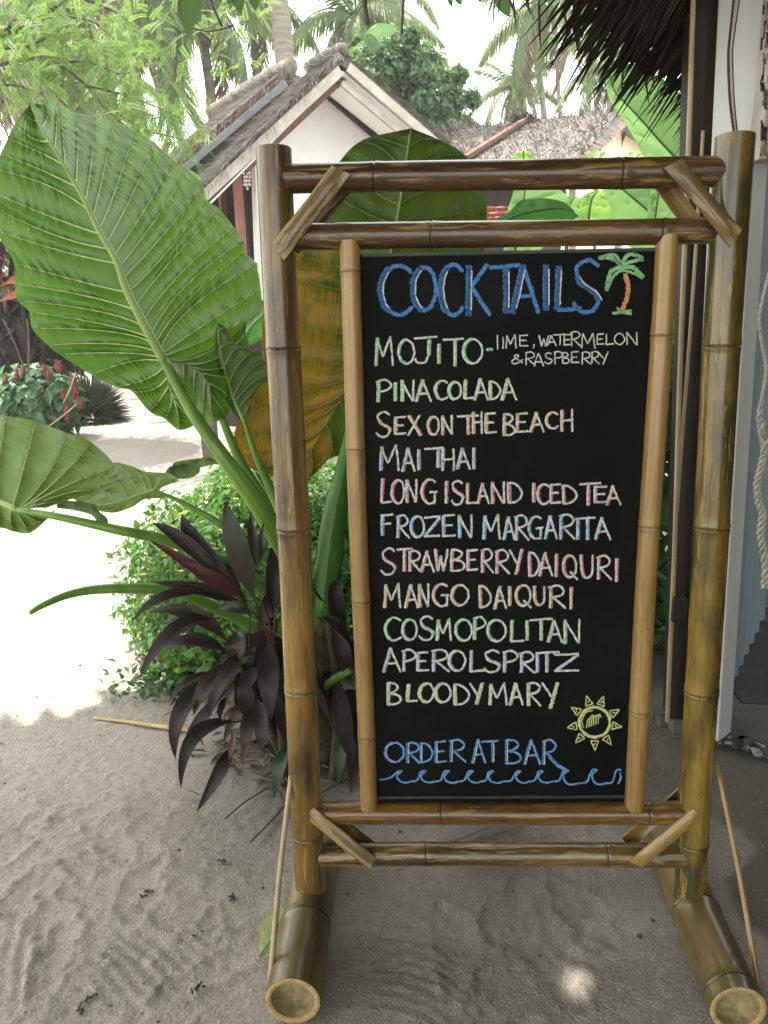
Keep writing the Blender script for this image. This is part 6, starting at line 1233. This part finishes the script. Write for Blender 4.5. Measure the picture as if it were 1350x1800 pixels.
for (x_, y_, w_, h_) in ((390, 1512, 9, 1), (140, 1776, 8, 1), (158, 1755, 7, 1), (255, 1568, 6, 1), (347, 1745, 7, 1), (410, 1577, 6, 1)):
    c_ = G(x_, y_); b = MB()
    for k in range(5):
        a = rs.uniform(0, 6.28); p = c_ + rs.normal(0, .006, 3) * A(1, 1, 0) + A(0, 0, gz(c_[0], c_[1]) + .003); q = p + A(math.cos(a) * .014, math.sin(a) * .014, .003); v_, f_, u_ = tube([p, (p + q) / 2 + A(0, 0, .003), q], .0025, 5); b.add(v_, f_, u_)
    o = b.build('dry_crumb', M['debris'], None, origin=c_); tag(o, dict([(390, 'dark litter crumb on the sand just left of the bamboo foot opening'), (140, 'dark litter crumb nearest the bottom edge at lower left'), (158, 'dark litter crumb just above the lowest one at lower left'), (255, 'dark litter crumb in the middle of the shaded sand at left'), (347, 'dark litter crumb on the sand left of the stay rod base'), (410, 'dark litter crumb beside the rippled sand left of the fallen leaf')])[x_], 'litter', 'dark litter crumbs')
fl_ = G(482, 1640)
fal = thing('fallen_leaf', 'yellow-green fallen leaf lying on the sand by the left stay rod', 'leaf', fl_)
row_leaf('blade', fal, [[((455, 1682), (454, 1682), (453, 1682)), ((470, 1665), (460, 1662), (453, 1655)), ((480, 1645), (466, 1640), (458, 1628)), ((492, 1622), (480, 1615), (474, 1605)), ((502, 1600), (496, 1594), (492, 1589)), ((508, 1585), (508, 1585), (507, 1585))],
    [((455, 1682), (456, 1682), (457, 1682)), ((470, 1665), (478, 1668), (488, 1668)), ((480, 1645), (494, 1650), (508, 1652)), ((492, 1622), (508, 1630), (518, 1630)), ((502, 1600), (512, 1604), (520, 1608)), ((508, 1585), (509, 1585), (510, 1586))]], lambda x, y: np.array([G(a, b_, .030)[1] for a, b_ in zip(np.ravel(np.broadcast_arrays(x, y)[0]), np.ravel(np.broadcast_arrays(x, y)[1]))]).reshape(np.broadcast(x, y).shape) if np.ndim(x) else G(x, y, .030)[1], M['fallen'], (0, 0), 6, 8, .002, 0, 0, veins=False, midrib=[(455, 1682), (480, 1645), (508, 1585)], mid_w=(2, 2), vmat='vein_dark', seed=4)
q = bez([G(165, 1262, .012), G(220, 1268, .014), G(275, 1276, .014), G(332, 1283, .01)], 16); v_, f_, u_ = tube(q, np.linspace(.006, .010, 16), 7); o = mk('dry_palm_stalk', v_, f_, M['twig'], None, True, u_, origin=G(250, 1272)); tag(o, 'pale yellow dry palm stalk lying where sunlit sand meets shade', 'stalk')
q = bez([G(780, 1482, .01), G(812, 1472, .012), G(845, 1458, .015), G(885, 1446, .02), G(915, 1438, .015)], 20); v_, f_, u_ = tube(q, .0055, 7); o = mk('bare_root', v_, f_, M['wire'], None, True, u_, origin=G(850, 1458)); tag(o, 'thin grey root arching over the sand between the two lower rails', 'root')
for k, pts in enumerate(([(610, 1370), (560, 1395), (500, 1420)], [(470, 1385), (430, 1410), (395, 1440)], [(640, 1440), (580, 1460), (545, 1480)], [(520, 1395), (470, 1450), (440, 1480)])):
    q = bez([G(x, y, .006) for x, y in pts], 12); v_, f_, u_ = tube(q, .0028, 5); o = mk('dark_twig', v_, f_, M['debris'], None, True, u_, origin=G(*pts[1])); tag(o, ['thin dark twig on the sand just right of the left bamboo post', 'thin dark twig on sand under the drooping tips left of the post', 'short dark twig lying between post and lower rails', 'dark twig running down the sand from the cordyline to the stay rod'][k], 'twig', 'dark twigs under the cordyline')
b = MB(); lt = rs
for k in range(620):
    x_, y_ = rs.normal(-.22, .22), rs.normal(2.66, .12); p = A(x_, y_, gz(x_, y_) + rs.uniform(.0, .03)); a = rs.uniform(0, 6.28); q = p + A(math.cos(a), math.sin(a), rs.uniform(-.1, .3)) * rs.uniform(.04, .12); s_ = A(-math.sin(a), math.cos(a), 0) * rs.uniform(.004, .012); b.add([p, (p + q) / 2 + s_ + A(0, 0, .008), q, (p + q) / 2 - s_], [(0, 1, 2, 3)])
o = b.build('leaf_litter', M['debris'], None, False); o['label'] = 'dark dead leaves heaped under the cordyline'; o['category'] = 'leaf litter'; kind(o, 'stuff')

# ------------------------------------------------------------------ GLARE: haze volume added to imitate glare over the far trees
V, Fc = boxv((0, 12, 5), A(34, 0, 0), A(0, 24, 0), A(0, 0, 6.2))
m, nt = new_mat('glare_veil'); pv = N(nt, 'VolumePrincipled'); pv.inputs['Color'].default_value = (.9, .95, .95, 1); pv.inputs['Density'].default_value = .0022; pv.inputs['Anisotropy'].default_value = .2
ou = N(nt, 'OutputMaterial'); L(nt, pv.outputs[0], ou.inputs['Volume'])
hz = mk('haze', V, Fc, m, None, False); kind(hz, 'stuff')
